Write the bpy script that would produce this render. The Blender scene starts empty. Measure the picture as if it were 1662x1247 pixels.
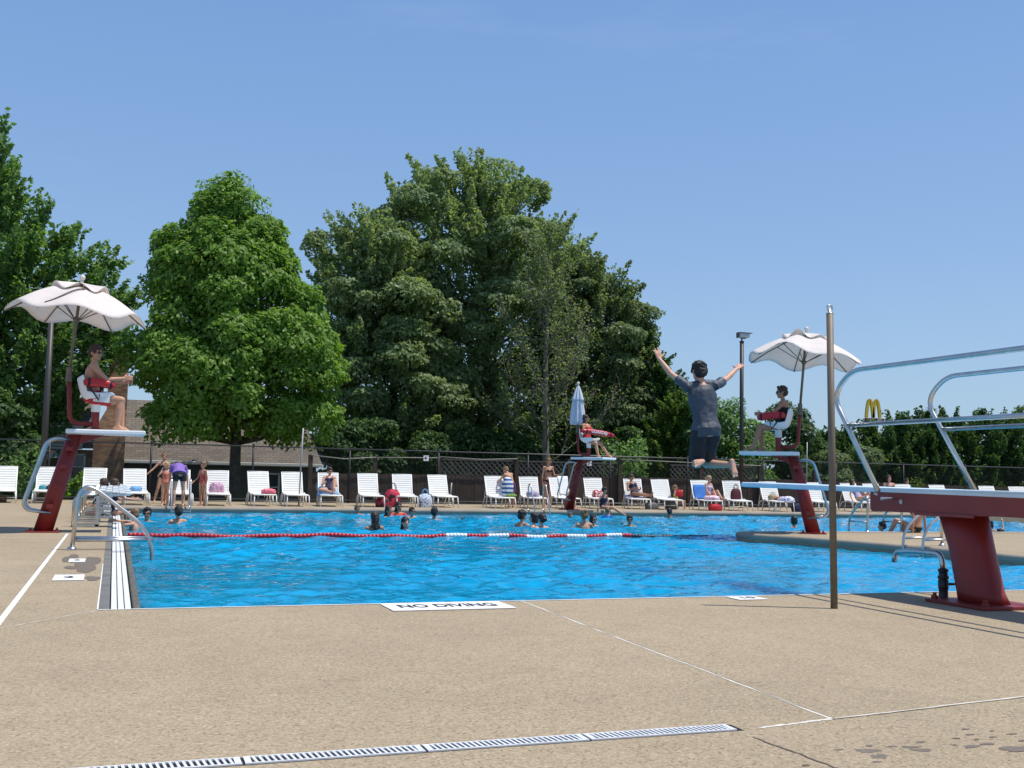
import bpy, bmesh, math, random
import numpy as np
from mathutils import Vector, Matrix, noise as mnoise
random.seed(7); RNG = np.random.default_rng(7)
SC = bpy.context.scene
COL = SC.collection
PI = math.pi
# ------------------------------------------------------------------ camera
F, YH, ROLL, CH, PSI = 1760.0, 770.0, 0.021, 1.09, math.radians(20.0)
PITCH = math.atan((YH-623.5)/F)
RM = Matrix.Rotation(-PSI,3,'Z') @ Matrix.Rotation(PI/2+PITCH,3,'X') @ Matrix.Rotation(ROLL,3,'Z')
CAMP = Vector((0,0,CH))
cd = bpy.data.cameras.new('camera'); cam = bpy.data.objects.new('camera', cd); COL.objects.link(cam)
cam.matrix_world = Matrix.Translation(CAMP) @ RM.to_4x4()
cd.sensor_fit = 'HORIZONTAL'; cd.sensor_width = 36.0; cd.lens = F/1662*36.0
cd.clip_start = 0.05; cd.clip_end = 3000
SC.camera = cam
# ------------------------------------------------------------------ world, sun, exposure
SUN_EL = math.radians(67.5); SUN_AZ = math.atan2(0.91, -0.41)      # azimuth from +Y towards +X
w = bpy.data.worlds.new('World'); SC.world = w; w.use_nodes = True
nt = w.node_tree; bg = nt.nodes['Background']
sky = nt.nodes.new('ShaderNodeTexSky'); sky.sky_type = 'NISHITA'; sky.sun_disc = False
sky.sun_elevation = SUN_EL; sky.sun_rotation = SUN_AZ
sky.altitude = 0; sky.air_density = 1.0; sky.dust_density = 1.0; sky.ozone_density = 2.2
# clear summer haze: the physical sky blended with a soft elevation gradient of the same brightness
wtc = nt.nodes.new('ShaderNodeTexCoord'); wsx = nt.nodes.new('ShaderNodeSeparateXYZ'); nt.links.new(wtc.outputs['Generated'], wsx.inputs[0])
wr = nt.nodes.new('ShaderNodeValToRGB'); nt.links.new(wsx.outputs['Z'], wr.inputs['Fac'])
while len(wr.color_ramp.elements) < 5: wr.color_ramp.elements.new(0.5)
for e_,(p_,c_) in zip(wr.color_ramp.elements, ((0.0,(2.95,4.25,5.6)),(0.06,(2.55,3.95,5.7)),(0.20,(1.95,3.35,5.75)),(0.42,(1.42,2.72,5.4)),(1.0,(0.75,1.6,3.9)))): e_.position = p_; e_.color = (*[x_/8 for x_ in c_],1)
wm = nt.nodes.new('ShaderNodeVectorMath'); wm.operation = 'SCALE'; wm.inputs['Scale'].default_value = 8.0; nt.links.new(wr.outputs[0], wm.inputs[0])
wx = nt.nodes.new('ShaderNodeMix'); wx.data_type = 'RGBA'; wx.inputs[0].default_value = 0.72
nt.links.new(sky.outputs[0], wx.inputs[6]); nt.links.new(wm.outputs[0], wx.inputs[7])
# a trace of thin high cloud
wn = nt.nodes.new('ShaderNodeTexNoise'); wn.inputs['Scale'].default_value = 2.2; wn.inputs['Detail'].default_value = 7; wn.inputs['Roughness'].default_value = 0.62
wmap = nt.nodes.new('ShaderNodeMapping'); wmap.inputs['Scale'].default_value = (1.0,1.0,4.5); nt.links.new(wtc.outputs['Generated'], wmap.inputs['Vector']); nt.links.new(wmap.outputs[0], wn.inputs['Vector'])
wcr = nt.nodes.new('ShaderNodeMapRange'); wcr.inputs[1].default_value = 0.56; wcr.inputs[2].default_value = 0.82; wcr.inputs[3].default_value = 0.0; wcr.inputs[4].default_value = 0.22; nt.links.new(wn.outputs['Fac'], wcr.inputs[0])
wc = nt.nodes.new('ShaderNodeMix'); wc.data_type = 'RGBA'; wc.inputs[7].default_value = (3.4,4.6,6.2,1); nt.links.new(wcr.outputs[0], wc.inputs[0]); nt.links.new(wx.outputs[2], wc.inputs[6])
nt.links.new(wc.outputs[2], bg.inputs[0]); bg.inputs[1].default_value = 0.112
sl = bpy.data.lights.new('sun', 'SUN'); sl.energy = 3.75; sl.angle = math.radians(0.53); sl.color = (1.0,0.955,0.88)
so = bpy.data.objects.new('sun', sl); COL.objects.link(so)
sdir = Vector((math.sin(SUN_AZ)*math.cos(SUN_EL), math.cos(SUN_AZ)*math.cos(SUN_EL), math.sin(SUN_EL)))
so.rotation_euler = sdir.to_track_quat('Z','Y').to_euler(); so.location = sdir*60
SC.view_settings.view_transform = 'Standard'; SC.view_settings.look = 'None'
SC.view_settings.exposure = 0.30; SC.view_settings.gamma = 1.0
SC.render.engine = 'CYCLES'
SC.cycles.max_bounces = 6; SC.cycles.transparent_max_bounces = 8
SC.cycles.use_denoising = True
# ------------------------------------------------------------------ from picture measurements to places
def ray(px,py): return RM @ Vector(((px-831)/F, -(py-623.5)/F, -1.0))
def G(px,py,z=0.0):
    d = ray(px,py); return CAMP + d*((z-CH)/d.z)
def AT(px,py,Y):
    d = ray(px,py); return CAMP + d*(Y/d.y)
def V(*a): return Vector(a)
# ------------------------------------------------------------------ materials
MATS = {}
def mat(name, c, rough=0.6, metal=0.0, var=0.0, vscale=5.0, bump=0.0, bscale=30.0, spec=0.5, coat=0.0, c2=None, detail=4.0, trans=0.0):
    if name in MATS: return MATS[name]
    m = bpy.data.materials.new(name); m.use_nodes = True; MATS[name] = m
    n = m.node_tree.nodes; l = m.node_tree.links; b = n['Principled BSDF']
    b.inputs['Base Color'].default_value = (*c,1); b.inputs['Roughness'].default_value = rough
    b.inputs['Metallic'].default_value = metal; b.inputs['Specular IOR Level'].default_value = spec
    b.inputs['Coat Weight'].default_value = coat; b.inputs['Coat Roughness'].default_value = 0.12
    tc = None
    if var > 0 or bump > 0:
        tc = n.new('ShaderNodeTexCoord')
    if var > 0:
        t = n.new('ShaderNodeTexNoise'); t.inputs['Scale'].default_value = vscale; t.inputs['Detail'].default_value = detail
        r = n.new('ShaderNodeValToRGB'); r.color_ramp.elements[0].position = 0.3; r.color_ramp.elements[1].position = 0.7
        lo = c if c2 is None else c2
        r.color_ramp.elements[0].color = (*[x*(1-var) for x in lo],1)
        r.color_ramp.elements[1].color = (*[min(1,x*(1+var)) for x in c],1)
        l.new(tc.outputs['Object'], t.inputs['Vector']); l.new(t.outputs['Fac'], r.inputs['Fac']); l.new(r.outputs['Color'], b.inputs['Base Color'])
    if bump > 0:
        t2 = n.new('ShaderNodeTexNoise'); t2.inputs['Scale'].default_value = bscale; t2.inputs['Detail'].default_value = 3
        bp = n.new('ShaderNodeBump'); bp.inputs['Strength'].default_value = bump; bp.inputs['Distance'].default_value = 0.02
        l.new(tc.outputs['Object'], t2.inputs['Vector']); l.new(t2.outputs['Fac'], bp.inputs['Height']); l.new(bp.outputs['Normal'], b.inputs['Normal'])
    if trans > 0:
        tr = n.new('ShaderNodeBsdfTranslucent'); tr.inputs['Color'].default_value = (*c,1)
        mx = n.new('ShaderNodeMixShader'); mx.inputs[0].default_value = trans
        l.new(b.outputs[0], mx.inputs[1]); l.new(tr.outputs[0], mx.inputs[2]); l.new(mx.outputs[0], n['Material Output'].inputs[0])
    return m
def pattern_mat(name, cols, kind='spots', scale=20.0, rough=0.8):
    if name in MATS: return MATS[name]
    m = bpy.data.materials.new(name); m.use_nodes = True; MATS[name] = m
    n = m.node_tree.nodes; l = m.node_tree.links; b = n['Principled BSDF']; b.inputs['Roughness'].default_value = rough
    tc = n.new('ShaderNodeTexCoord')
    if kind == 'stripes':
        t = n.new('ShaderNodeTexWave'); t.inputs['Scale'].default_value = scale; t.inputs['Distortion'].default_value = 0.8; t.bands_direction = 'Z'
        out = t.outputs['Fac']
    elif kind == 'stripes_x':
        t = n.new('ShaderNodeTexWave'); t.inputs['Scale'].default_value = scale; t.inputs['Distortion'].default_value = 0.6; t.bands_direction = 'X'
        out = t.outputs['Fac']
    else:
        t = n.new('ShaderNodeTexNoise'); t.inputs['Scale'].default_value = scale; t.inputs['Detail'].default_value = 1.0
        out = t.outputs['Fac']
    r = n.new('ShaderNodeValToRGB'); r.color_ramp.interpolation = 'CONSTANT'
    k = len(cols)
    while len(r.color_ramp.elements) < k: r.color_ramp.elements.new(0.5)
    for i,c in enumerate(cols):
        e = r.color_ramp.elements[i]; e.position = (0.0 if i == 0 else (0.38+0.24*(i-1)/max(1,k-2) if k>2 else 0.5)); e.color = (*c,1)
    l.new(tc.outputs['Object'], t.inputs['Vector']); l.new(out, r.inputs['Fac']); l.new(r.outputs['Color'], b.inputs['Base Color'])
    return m
M_RED   = mat('red_paint', (0.22,0.020,0.016), 0.45, var=0.14, vscale=3, bump=0.05, bscale=60, spec=0.45)
M_BEAM  = mat('red_beam_paint', (0.22,0.034,0.028), 0.45, var=0.10, vscale=2.2, spec=0.45)
M_STEEL = mat('brushed_steel', (0.56,0.55,0.53), 0.33, 1.0, var=0.10, vscale=9)
M_POLE  = mat('weathered_steel', (0.165,0.135,0.10), 0.6, 0.25, var=0.15, vscale=6)
M_DARKM = mat('dark_bronze_metal', (0.035,0.032,0.03), 0.5, 0.3)
M_BLACK = mat('black_coated', (0.012,0.012,0.013), 0.55)
M_WHITE = mat('white_plastic', (0.80,0.79,0.74), 0.42, var=0.03, vscale=4)
M_FIBER = mat('white_fibreglass', (0.78,0.80,0.80), 0.32, var=0.05, vscale=5)
M_BOARD = mat('board_blue_white', (0.62,0.76,0.84), 0.4, var=0.05, vscale=4)
M_CANV  = mat('canvas_cream', (0.86,0.79,0.74), 0.85, var=0.06, vscale=3, trans=0.34)
M_GREYC = mat('canvas_grey', (0.58,0.58,0.62), 0.85, var=0.1, vscale=6)
M_TUBE  = mat('rescue_red', (0.52,0.016,0.02), 0.38, var=0.08, vscale=7)
M_STRAP = mat('strap_black', (0.012,0.012,0.02), 0.7)
M_PAINT = mat('white_marking', (0.80,0.79,0.76), 0.6, var=0.07, vscale=14)
M_LETTER= mat('black_marking', (0.02,0.02,0.022), 0.6)
M_WOOD  = mat('dark_wood', (0.062,0.043,0.033), 0.85, var=0.35, vscale=2.5, bump=0.3, bscale=20)
M_LATT  = mat('grey_lattice_wood', (0.095,0.085,0.078), 0.85, var=0.25, vscale=4)
# ------------------------------------------------------------------ mesh helpers
ORG = {}
class MB:
    def __init__(s): s.v=[]; s.f=[]
    def add(s, vs, fs):
        o=len(s.v); s.v.extend([tuple(v) for v in vs]); s.f.extend([tuple(i+o for i in f) for f in fs]); return s
    def box(s, c, d, rot=None, bev=0.0):
        hx,hy,hz=d[0]/2,d[1]/2,d[2]/2
        if bev>0:
            b=min(bev,hx*.9,hy*.9,hz*.9); bm=bmesh.new(); bmesh.ops.create_cube(bm,size=1)
            for v in bm.verts: v.co=Vector((v.co.x*d[0],v.co.y*d[1],v.co.z*d[2]))
            bmesh.ops.bevel(bm,geom=list(bm.edges),offset=b,segments=2,affect='EDGES',profile=0.5)
            vs=[v.co.copy() for v in bm.verts]; bm.verts.index_update(); fs=[[v.index for v in f.verts] for f in bm.faces]; bm.free()
        else:
            vs=[V(x,y,z) for z in(-hz,hz) for y in(-hy,hy) for x in(-hx,hx)]
            fs=[(0,2,3,1),(4,5,7,6),(0,1,5,4),(2,6,7,3),(0,4,6,2),(1,3,7,5)]
        c=Vector(c)
        if rot is not None: vs=[rot@v for v in vs]
        return s.add([v+c for v in vs],fs)
    def beam(s,a,b,wd,h,up=(0,0,1)):
        a=Vector(a);b=Vector(b);d=(b-a).normalized();u=Vector(up);r=d.cross(u)
        if r.length<1e-4: r=d.cross(V(1,0,0))
        r.normalize();u=r.cross(d)
        vs=[p+r*x*wd/2+u*y*h/2 for p in(a,b) for x,y in((-1,-1),(1,-1),(1,1),(-1,1))]
        return s.add(vs,[(0,1,2,3),(7,6,5,4),(0,4,5,1),(1,5,6,2),(2,6,7,3),(3,7,4,0)])
    def tube(s,pts,r,seg=8,closed=False,rs=None):
        pts=[Vector(p) for p in pts]; n=len(pts); rings=[]; pu=None
        for i,p in enumerate(pts):
            if closed: d=(pts[(i+1)%n]-pts[i-1])
            else: d=(pts[min(i+1,n-1)]-pts[max(i-1,0)])
            d.normalize()
            if pu is None:
                u=d.orthogonal().normalized()
            else:
                u=pu-d*pu.dot(d)
                u=u.normalized() if u.length>1e-5 else d.orthogonal().normalized()
            pu=u; w2=d.cross(u); rr=rs[i] if rs else r
            rings.append([p+(u*math.cos(a)+w2*math.sin(a))*rr for a in [2*PI*k/seg for k in range(seg)]])
        vs=[q for g in rings for q in g]; fs=[]
        for i in range(n if closed else n-1):
            j=(i+1)%n
            for k in range(seg):
                k2=(k+1)%seg; fs.append((i*seg+k,i*seg+k2,j*seg+k2,j*seg+k))
        if not closed: fs+= [tuple(range(seg))[::-1], tuple((n-1)*seg+k for k in range(seg))]
        return s.add(vs,fs)
    def lathe(s,c,prof,seg=16,axis=None,mod=None):
        c=Vector(c); vs=[];n=len(prof)
        q = Vector((0,0,1)).rotation_difference(Vector(axis).normalized()).to_matrix() if axis is not None else Matrix.Identity(3)
        for r,z in prof:
            for k in range(seg):
                a=2*PI*k/seg; rr=r*(mod(a,z) if mod else 1)
                vs.append(c+q@V(rr*math.cos(a),rr*math.sin(a),z))
        fs=[]
        for i in range(n-1):
            for k in range(seg):
                k2=(k+1)%seg; fs.append((i*seg+k,i*seg+k2,(i+1)*seg+k2,(i+1)*seg+k))
        fs+=[tuple(range(seg))[::-1],tuple((n-1)*seg+k for k in range(seg))]
        return s.add(vs,fs)
    def cap(s,a,b,ra,rb,seg=10):
        a=Vector(a);b=Vector(b); d=b-a
        if d.length<1e-5: d=V(0,0,1)*1e-4
        L=d.length; d=d/L; u=d.orthogonal().normalized(); w2=d.cross(u); rings=[]
        for t in(-80,-50,-20): rings.append((a+d*ra*math.sin(math.radians(t)),ra*math.cos(math.radians(t))))
        rings.append((a,ra)); rings.append((b,rb))
        for t in(20,50,80): rings.append((b+d*rb*math.sin(math.radians(t)),rb*math.cos(math.radians(t))))
        vs=[p+(u*math.cos(2*PI*k/seg)+w2*math.sin(2*PI*k/seg))*r for p,r in rings for k in range(seg)]
        n=len(rings); fs=[(i*seg+k,i*seg+(k+1)%seg,(i+1)*seg+(k+1)%seg,(i+1)*seg+k) for i in range(n-1) for k in range(seg)]
        fs+=[tuple(range(seg))[::-1],tuple((n-1)*seg+k for k in range(seg))]
        return s.add(vs,fs)
    def ell(s,c,ax,seg=14,rings=9):
        # ax: 3 vectors (with radii)
        c=Vector(c); X,Y,Z=[Vector(a) for a in ax]; vs=[]
        for i in range(1,rings):
            t=-PI/2+PI*i/rings
            for k in range(seg):
                a=2*PI*k/seg; vs.append(c+X*math.cos(t)*math.cos(a)+Y*math.cos(t)*math.sin(a)+Z*math.sin(t))
        vs+= [c-Z,c+Z]; n=len(vs); fs=[]
        for i in range(rings-2):
            for k in range(seg): fs.append((i*seg+k,i*seg+(k+1)%seg,(i+1)*seg+(k+1)%seg,(i+1)*seg+k))
        for k in range(seg):
            fs.append((n-2,(k+1)%seg,k)); fs.append((n-1,(rings-2)*seg+k,(rings-2)*seg+(k+1)%seg))
        return s.add(vs,fs)
    def ball(s,c,r,seg=12,rings=8): return s.ell(c,(V(r,0,0),V(0,r,0),V(0,0,r)),seg,rings)
    def loft(s,secs,seg=18):
        vs=[]
        for c,r,f in secs:
            for k in range(seg):
                a=2*PI*k/seg; vs.append(c+r*math.cos(a)+f*math.sin(a))
        n=len(secs); fs=[(i*seg+k,i*seg+(k+1)%seg,(i+1)*seg+(k+1)%seg,(i+1)*seg+k) for i in range(n-1) for k in range(seg)]
        fs+=[tuple(range(seg))[::-1],tuple((n-1)*seg+k for k in range(seg))]
        return s.add(vs,fs)
    def prism(s,poly,z0,z1):
        n=len(poly); vs=[(x,y,z0) for x,y in poly]+[(x,y,z1) for x,y in poly]
        fs=[tuple(range(n))[::-1],tuple(range(n,2*n))]+[(i,(i+1)%n,n+(i+1)%n,n+i) for i in range(n)]
        return s.add(vs,fs)
    def sheet(s,poly,z): return s.add([(x,y,z) for x,y in poly],[tuple(range(len(poly)))])
    def xf(s,m): s.v=[tuple(m@Vector(v)) for v in s.v]; return s
    def build(s,name,m,parent=None,smooth=False,local=False):
        me=bpy.data.meshes.new(name)
        o0=Vector((0,0,0)) if local else ORG.get(parent.name if parent else '',Vector((0,0,0)))
        me.from_pydata([tuple(Vector(v)-o0) for v in s.v],[],s.f); me.update()
        if m: me.materials.append(m)
        if smooth: me.polygons.foreach_set('use_smooth',[True]*len(me.polygons))
        o=bpy.data.objects.new(name,me); COL.objects.link(o)
        if parent: o.parent=parent; ORG[o.name]=o0
        return o
def fix_normals(o):
    bm=bmesh.new(); bm.from_mesh(o.data); bmesh.ops.recalc_face_normals(bm,faces=bm.faces); bm.to_mesh(o.data); bm.free(); return o
def tag(o,label,cat,group=None):
    o['label']=label; o['category']=cat
    if group: o['group']=group
    return o
def thing(name,label,cat,loc=(0,0,0),group=None):
    o=bpy.data.objects.new(name,None); COL.objects.link(o); o.location=loc; o.empty_display_size=0.2
    ORG[o.name]=Vector(loc); return tag(o,label,cat,group)
def struct(o,kind='structure'): o['kind']=kind; return o
def arc(c,r,a0,a1,n,ux,uy):
    return [Vector(c)+Vector(ux)*r*math.cos(math.radians(a0+(a1-a0)*i/n))+Vector(uy)*r*math.sin(math.radians(a0+(a1-a0)*i/n)) for i in range(n+1)]
def round_path(pts,r,n=5):
    pts=[Vector(p) for p in pts]; out=[pts[0]]
    for i in range(1,len(pts)-1):
        a,b,c=pts[i-1],pts[i],pts[i+1]; d1=(a-b);d2=(c-b); rr=min(r,d1.length*.48,d2.length*.48)
        p=b+d1.normalized()*rr; q=b+d2.normalized()*rr
        for k in range(n+1):
            t=k/n; out.append(p*(1-t)**2+b*2*t*(1-t)+q*t*t)
    out.append(pts[-1]); return out
def text(body,size,name,m,parent,mtx,ext=0.001,align='CENTER'):
    cu=bpy.data.curves.new('txt','FONT'); cu.body=body; cu.size=size; cu.extrude=ext; cu.align_x=align; cu.align_y='CENTER'; cu.offset=0.012*size
    t=bpy.data.objects.new('txt',cu); COL.objects.link(t)
    bpy.context.view_layer.update()
    me=bpy.data.meshes.new_from_object(t.evaluated_get(bpy.context.evaluated_depsgraph_get()))
    bpy.data.objects.remove(t); bpy.data.curves.remove(cu)
    o0=ORG.get(parent.name,Vector((0,0,0)))
    me.transform(Matrix.Translation(-o0)@mtx); me.materials.clear(); me.materials.append(m)
    o=bpy.data.objects.new(name,me); COL.objects.link(o); o.parent=parent; ORG[o.name]=o0; return o
WZ=-0.15
exec_order=[]
# ================================================================== SETTING
def deck_mat():
    m=bpy.data.materials.new('deck_concrete'); m.use_nodes=True; n=m.node_tree.nodes; l=m.node_tree.links; b=n['Principled BSDF']
    tc=n.new('ShaderNodeTexCoord')
    def nz(scale,det=3,rough=0.6):
        t=n.new('ShaderNodeTexNoise'); t.inputs['Scale'].default_value=scale; t.inputs['Detail'].default_value=det; t.inputs['Roughness'].default_value=rough; l.new(tc.outputs['Object'],t.inputs['Vector']); return t
    def ramp(src,stops):
        r=n.new('ShaderNodeValToRGB')
        while len(r.color_ramp.elements)<len(stops): r.color_ramp.elements.new(0.5)
        for e,(p,c) in zip(r.color_ramp.elements,stops): e.position=p; e.color=(*c,1)
        l.new(src,r.inputs['Fac']); return r
    def mul(a,bv,fac=1.0,mode='MULTIPLY'):
        x=n.new('ShaderNodeMix'); x.data_type='RGBA'; x.blend_type=mode; x.inputs[0].default_value=fac
        l.new(a,x.inputs[6]); l.new(bv,x.inputs[7]); return x.outputs[2]
    big=ramp(nz(0.35,5).outputs['Fac'],[(0.3,(0.338,0.272,0.183)),(0.7,(0.398,0.320,0.216))])
    mid=ramp(nz(2.3,6,.7).outputs['Fac'],[(0.25,(0.90,0.89,0.88)),(0.55,(1.0,1.0,1.0)),(0.8,(1.05,1.04,1.02))])
    v=n.new('ShaderNodeTexVoronoi'); v.inputs['Scale'].default_value=95; l.new(tc.outputs['Object'],v.inputs['Vector'])
    sep=n.new('ShaderNodeSeparateColor'); l.new(v.outputs['Color'],sep.inputs[0])
    sp=ramp(sep.outputs[0],[(0.0,(0.58,0.55,0.52)),(0.12,(0.82,0.80,0.78)),(0.5,(1.0,1.0,1.0)),(0.9,(1.10,1.09,1.07)),(0.985,(1.32,1.30,1.26))])
    sp.color_ramp.interpolation='LINEAR'
    fine=ramp(nz(60,2).outputs['Fac'],[(0.3,(0.90,0.90,0.90)),(0.7,(1.08,1.08,1.08))])
    c=mul(mul(mul(big.outputs[0],mid.outputs[0]),sp.outputs[0]),fine.outputs[0])
    l.new(c,b.inputs['Base Color']); b.inputs['Roughness'].default_value=0.9; b.inputs['Specular IOR Level'].default_value=0.25
    bp=n.new('ShaderNodeBump'); bp.inputs['Strength'].default_value=0.45; bp.inputs['Distance'].default_value=0.004
    l.new(sep.outputs[1],bp.inputs['Height']); l.new(bp.outputs['Normal'],b.inputs['Normal'])
    return m
M_DECK=deck_mat()
M_COPE=mat('coping_concrete',(0.31,0.26,0.20),0.85,var=0.16,vscale=1.5,bump=0.2,bscale=40)
M_TILEW=mat('waterline_tile',(0.55,0.62,0.66),0.35,var=0.1,vscale=20)
M_GRND=mat('lawn',(0.06,0.085,0.025),0.95,var=0.35,vscale=1.2,bump=0.5,bscale=30)
YN,YF=8.9,31.2
def slab(mb,poly,zt=0.0,zb=-0.9): mb.prism(poly,zb,zt)
mb=MB()
slab(mb,[(-60,-15),(70,-15),(70,YN),(-60,YN)])
slab(mb,[(-60,YN),(-0.06,YN),(-0.06,YF),(-60,YF)])
slab(mb,[(-60,YF),(70,YF),(70,36.9),(-60,36.9)])
nose=[(13.15,YN),(13.10,12.6),(13.04,13.7),(12.92,14.9),(12.74,16.2),(12.46,17.5),(12.18,18.25),(11.96,18.65),(11.86,18.95),(11.92,19.25),(12.15,19.45),(13.0,19.55),(70,19.7),(70,YN)]
slab(mb,nose)
deck=mb.build('pool_deck',M_DECK); struct(deck)
# raised rounded coping of the far edge and of the walkway on the right
mb=MB()
mb.add([(0.28,YF-.03,-.13),(0.28,YF-.06,-.05),(0.28,YF-.03,0.0),(0.28,YF+.03,.022),(0.28,YF+.26,.006)]+[(28,YF-.03,-.13),(28,YF-.06,-.05),(28,YF-.03,0.0),(28,YF+.03,.022),(28,YF+.26,.006)],[(i,i+1,i+6,i+5) for i in range(4)])
def offset_path(p,d):
    out=[]
    for i in range(len(p)):
        a=Vector(p[max(i-1,0)]);b=Vector(p[min(i+1,len(p)-1)]);t=(b-a).normalized(); out.append((p[i][0]-t.y*d,p[i][1]+t.x*d))
    return out
np_=nose[:13]
profs=[(offset_path(np_,.0),-.095),(offset_path(np_,.025),-.05),(offset_path(np_,.01),0.0),(offset_path(np_,-.03),.022),(offset_path(np_,-.26),.006)]
k=len(np_); vs=[(x,y,z) for p,z in profs for x,y in p]
mb.add(vs,[(i*k+j,i*k+j+1,(i+1)*k+j+1,(i+1)*k+j) for i in range(4) for j in range(k-1)])
struct(mb.build('pool_coping',M_COPE,smooth=True))
mb=MB()
mb.add([(0.24,YF-.012,-.6),(28,YF-.012,-.6),(28,YF-.012,-.13),(0.24,YF-.012,-.13)],[(0,1,2,3)])
struct(mb.build('pool_wall',M_TILEW))
# lawn beyond the fence, lower than the deck
mb=MB(); mb.add([(-900,36.9,-.02),(900,36.9,-.02),(900,39.5,-1.25),(-900,39.5,-1.25),(900,1500,-1.25),(-900,1500,-1.25)],[(0,1,2,3),(3,2,4,5)])
struct(mb.build('ground',M_GRND))
# white painted pool-edge line, deck joints
M_JOINT=mat('joint_sealant',(0.66,0.62,0.54),0.8,var=0.12,vscale=9)
M_CRACK=mat('joint_dark',(0.16,0.13,0.10),0.9,var=0.2,vscale=12)  # own dark tone of the deck joints and cracks
mb=MB(); mb.sheet([(-0.06,YN-.03),(13.2,YN-.03),(13.2,YN+.0),(-0.06,YN+.0)],.004)
mb.sheet([(-.072,YN),(-.060,YN),(-.060,13.0),(-.068,13.0)],.004)
struct(mb.build('edge_line',M_PAINT))
mb=MB(); mb.sheet([(-.715,7.9),(-.670,7.9),(-.625,18.7),(-.662,18.7)],.004); struct(mb.build('lane_line',M_PAINT))
def wob(a,b,wd,z,n=26,amp=.006,seed=0):
    rr=random.Random(seed); a=Vector(a);b=Vector(b);d=(b-a);t=d.normalized();nn=Vector((-t.y,t.x)); L=[];R=[]
    for i in range(n+1):
        p=a+d*i/n+nn*rr.uniform(-amp,amp); ww=wd*rr.uniform(.6,1.25)/2; L.append(p+nn*ww);R.append(p-nn*ww)
    vs=[(p.x,p.y,z) for p in L]+[(p.x,p.y,z) for p in R]
    return vs,[(i,i+1,n+2+i,n+1+i) for i in range(n)]
jo=MB(); cr=MB()
for a,b,wd,m,sd in [((3.36,8.86),(3.15,4.27),.018,jo,1),((2.72,4.20),(3.15,4.27),.022,jo,2),((3.15,4.27),(7.0,4.80),.016,jo,3),((-.74,7.9),(-.06,8.87),.012,jo,4),((-6,6.8),(-.74,7.9),.012,jo,41),((-9,11.9),(-.1,11.75),.01,jo,5)]:
    m.add(*wob(a,b,wd,.0018,seed=sd))
for a,b,wd,sd in [((3.15,4.258),(7.0,4.788),.007,6),((2.60,4.06),(2.66,3.3),.012,7),((3.34,8.2),(3.16,4.3),.004,8),((-6,17.35),(-.65,17.3),.014,9),((-9,20.6),(-.8,20.6),.014,10),((-9,23.6),(-.8,23.6),.014,11),((-9,26.5),(-.8,26.5),.014,12),((13.3,15.4),(24,15.6),.012,13)]:
    cr.add(*wob(a,b,wd,.0030,seed=sd))
struct(jo.build('deck_joint',M_JOINT)); struct(cr.build('deck_crack',M_CRACK))
# wet patches: darkened concrete
M_WET=mat('wet_concrete',(0.165,0.130,0.097),0.6,var=0.15,vscale=25,spec=0.5)
mb=MB()
BZ=[.0006]
def blob(cx,cy,rx,ry,seed,z=None,n=36):
    BZ[0]+=.00012; z=BZ[0]
    ph=[random.Random(seed*7+i).uniform(0,6.28) for i in range(6)]
    P=[]
    for i in range(n):
        a=2*PI*i/n; r=1+.18*math.sin(2*a+ph[0])+.14*math.sin(3*a+ph[1])+.10*math.sin(5*a+ph[2])+.06*math.sin(8*a+ph[3])
        P.append((cx+rx*r*math.cos(a),cy+ry*r*math.sin(a)))
    mb.sheet(P,z)
for i,(px,py,rx,ry) in enumerate([(1408,1219,.045,.035),(1428,1228,.035,.03),(1362,1217,.018,.01),(1447,1212,.025,.012),(1478,1213,.04,.018),(1497,1218,.045,.02),(1494,1205,.026,.012),(1411,1211,.018,.012),(1423,1237,.018,.009),(1578,1212,.045,.018),(1602,1208,.04,.014),(1650,1216,.09,.034),(1567,1184,.022,.01),(1574,1193,.020,.01),(1610,1187,.012,.008),(1553,1199,.018,.009),(1585,1201,.016,.008),(1643,1192,.03,.006),(1612,1197,.02,.006),(1308,1243,.02,.01),(1550,1210,.01,.006),(1660,1203,.02,.01)]):
    p=G(px,py); blob(p.x,p.y,rx,ry,i+1)
for i,(x,y,rx,ry) in enumerate([(-.22,13.0,.13,.9),(-.3,12.6,.12,.28),(-.42,13.75,.1,.5),(-.14,11.35,.06,.25)]): blob(x,y,rx,ry,50+i,z=.0025)
struct(mb.build('wet_patches',M_WET))
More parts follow.
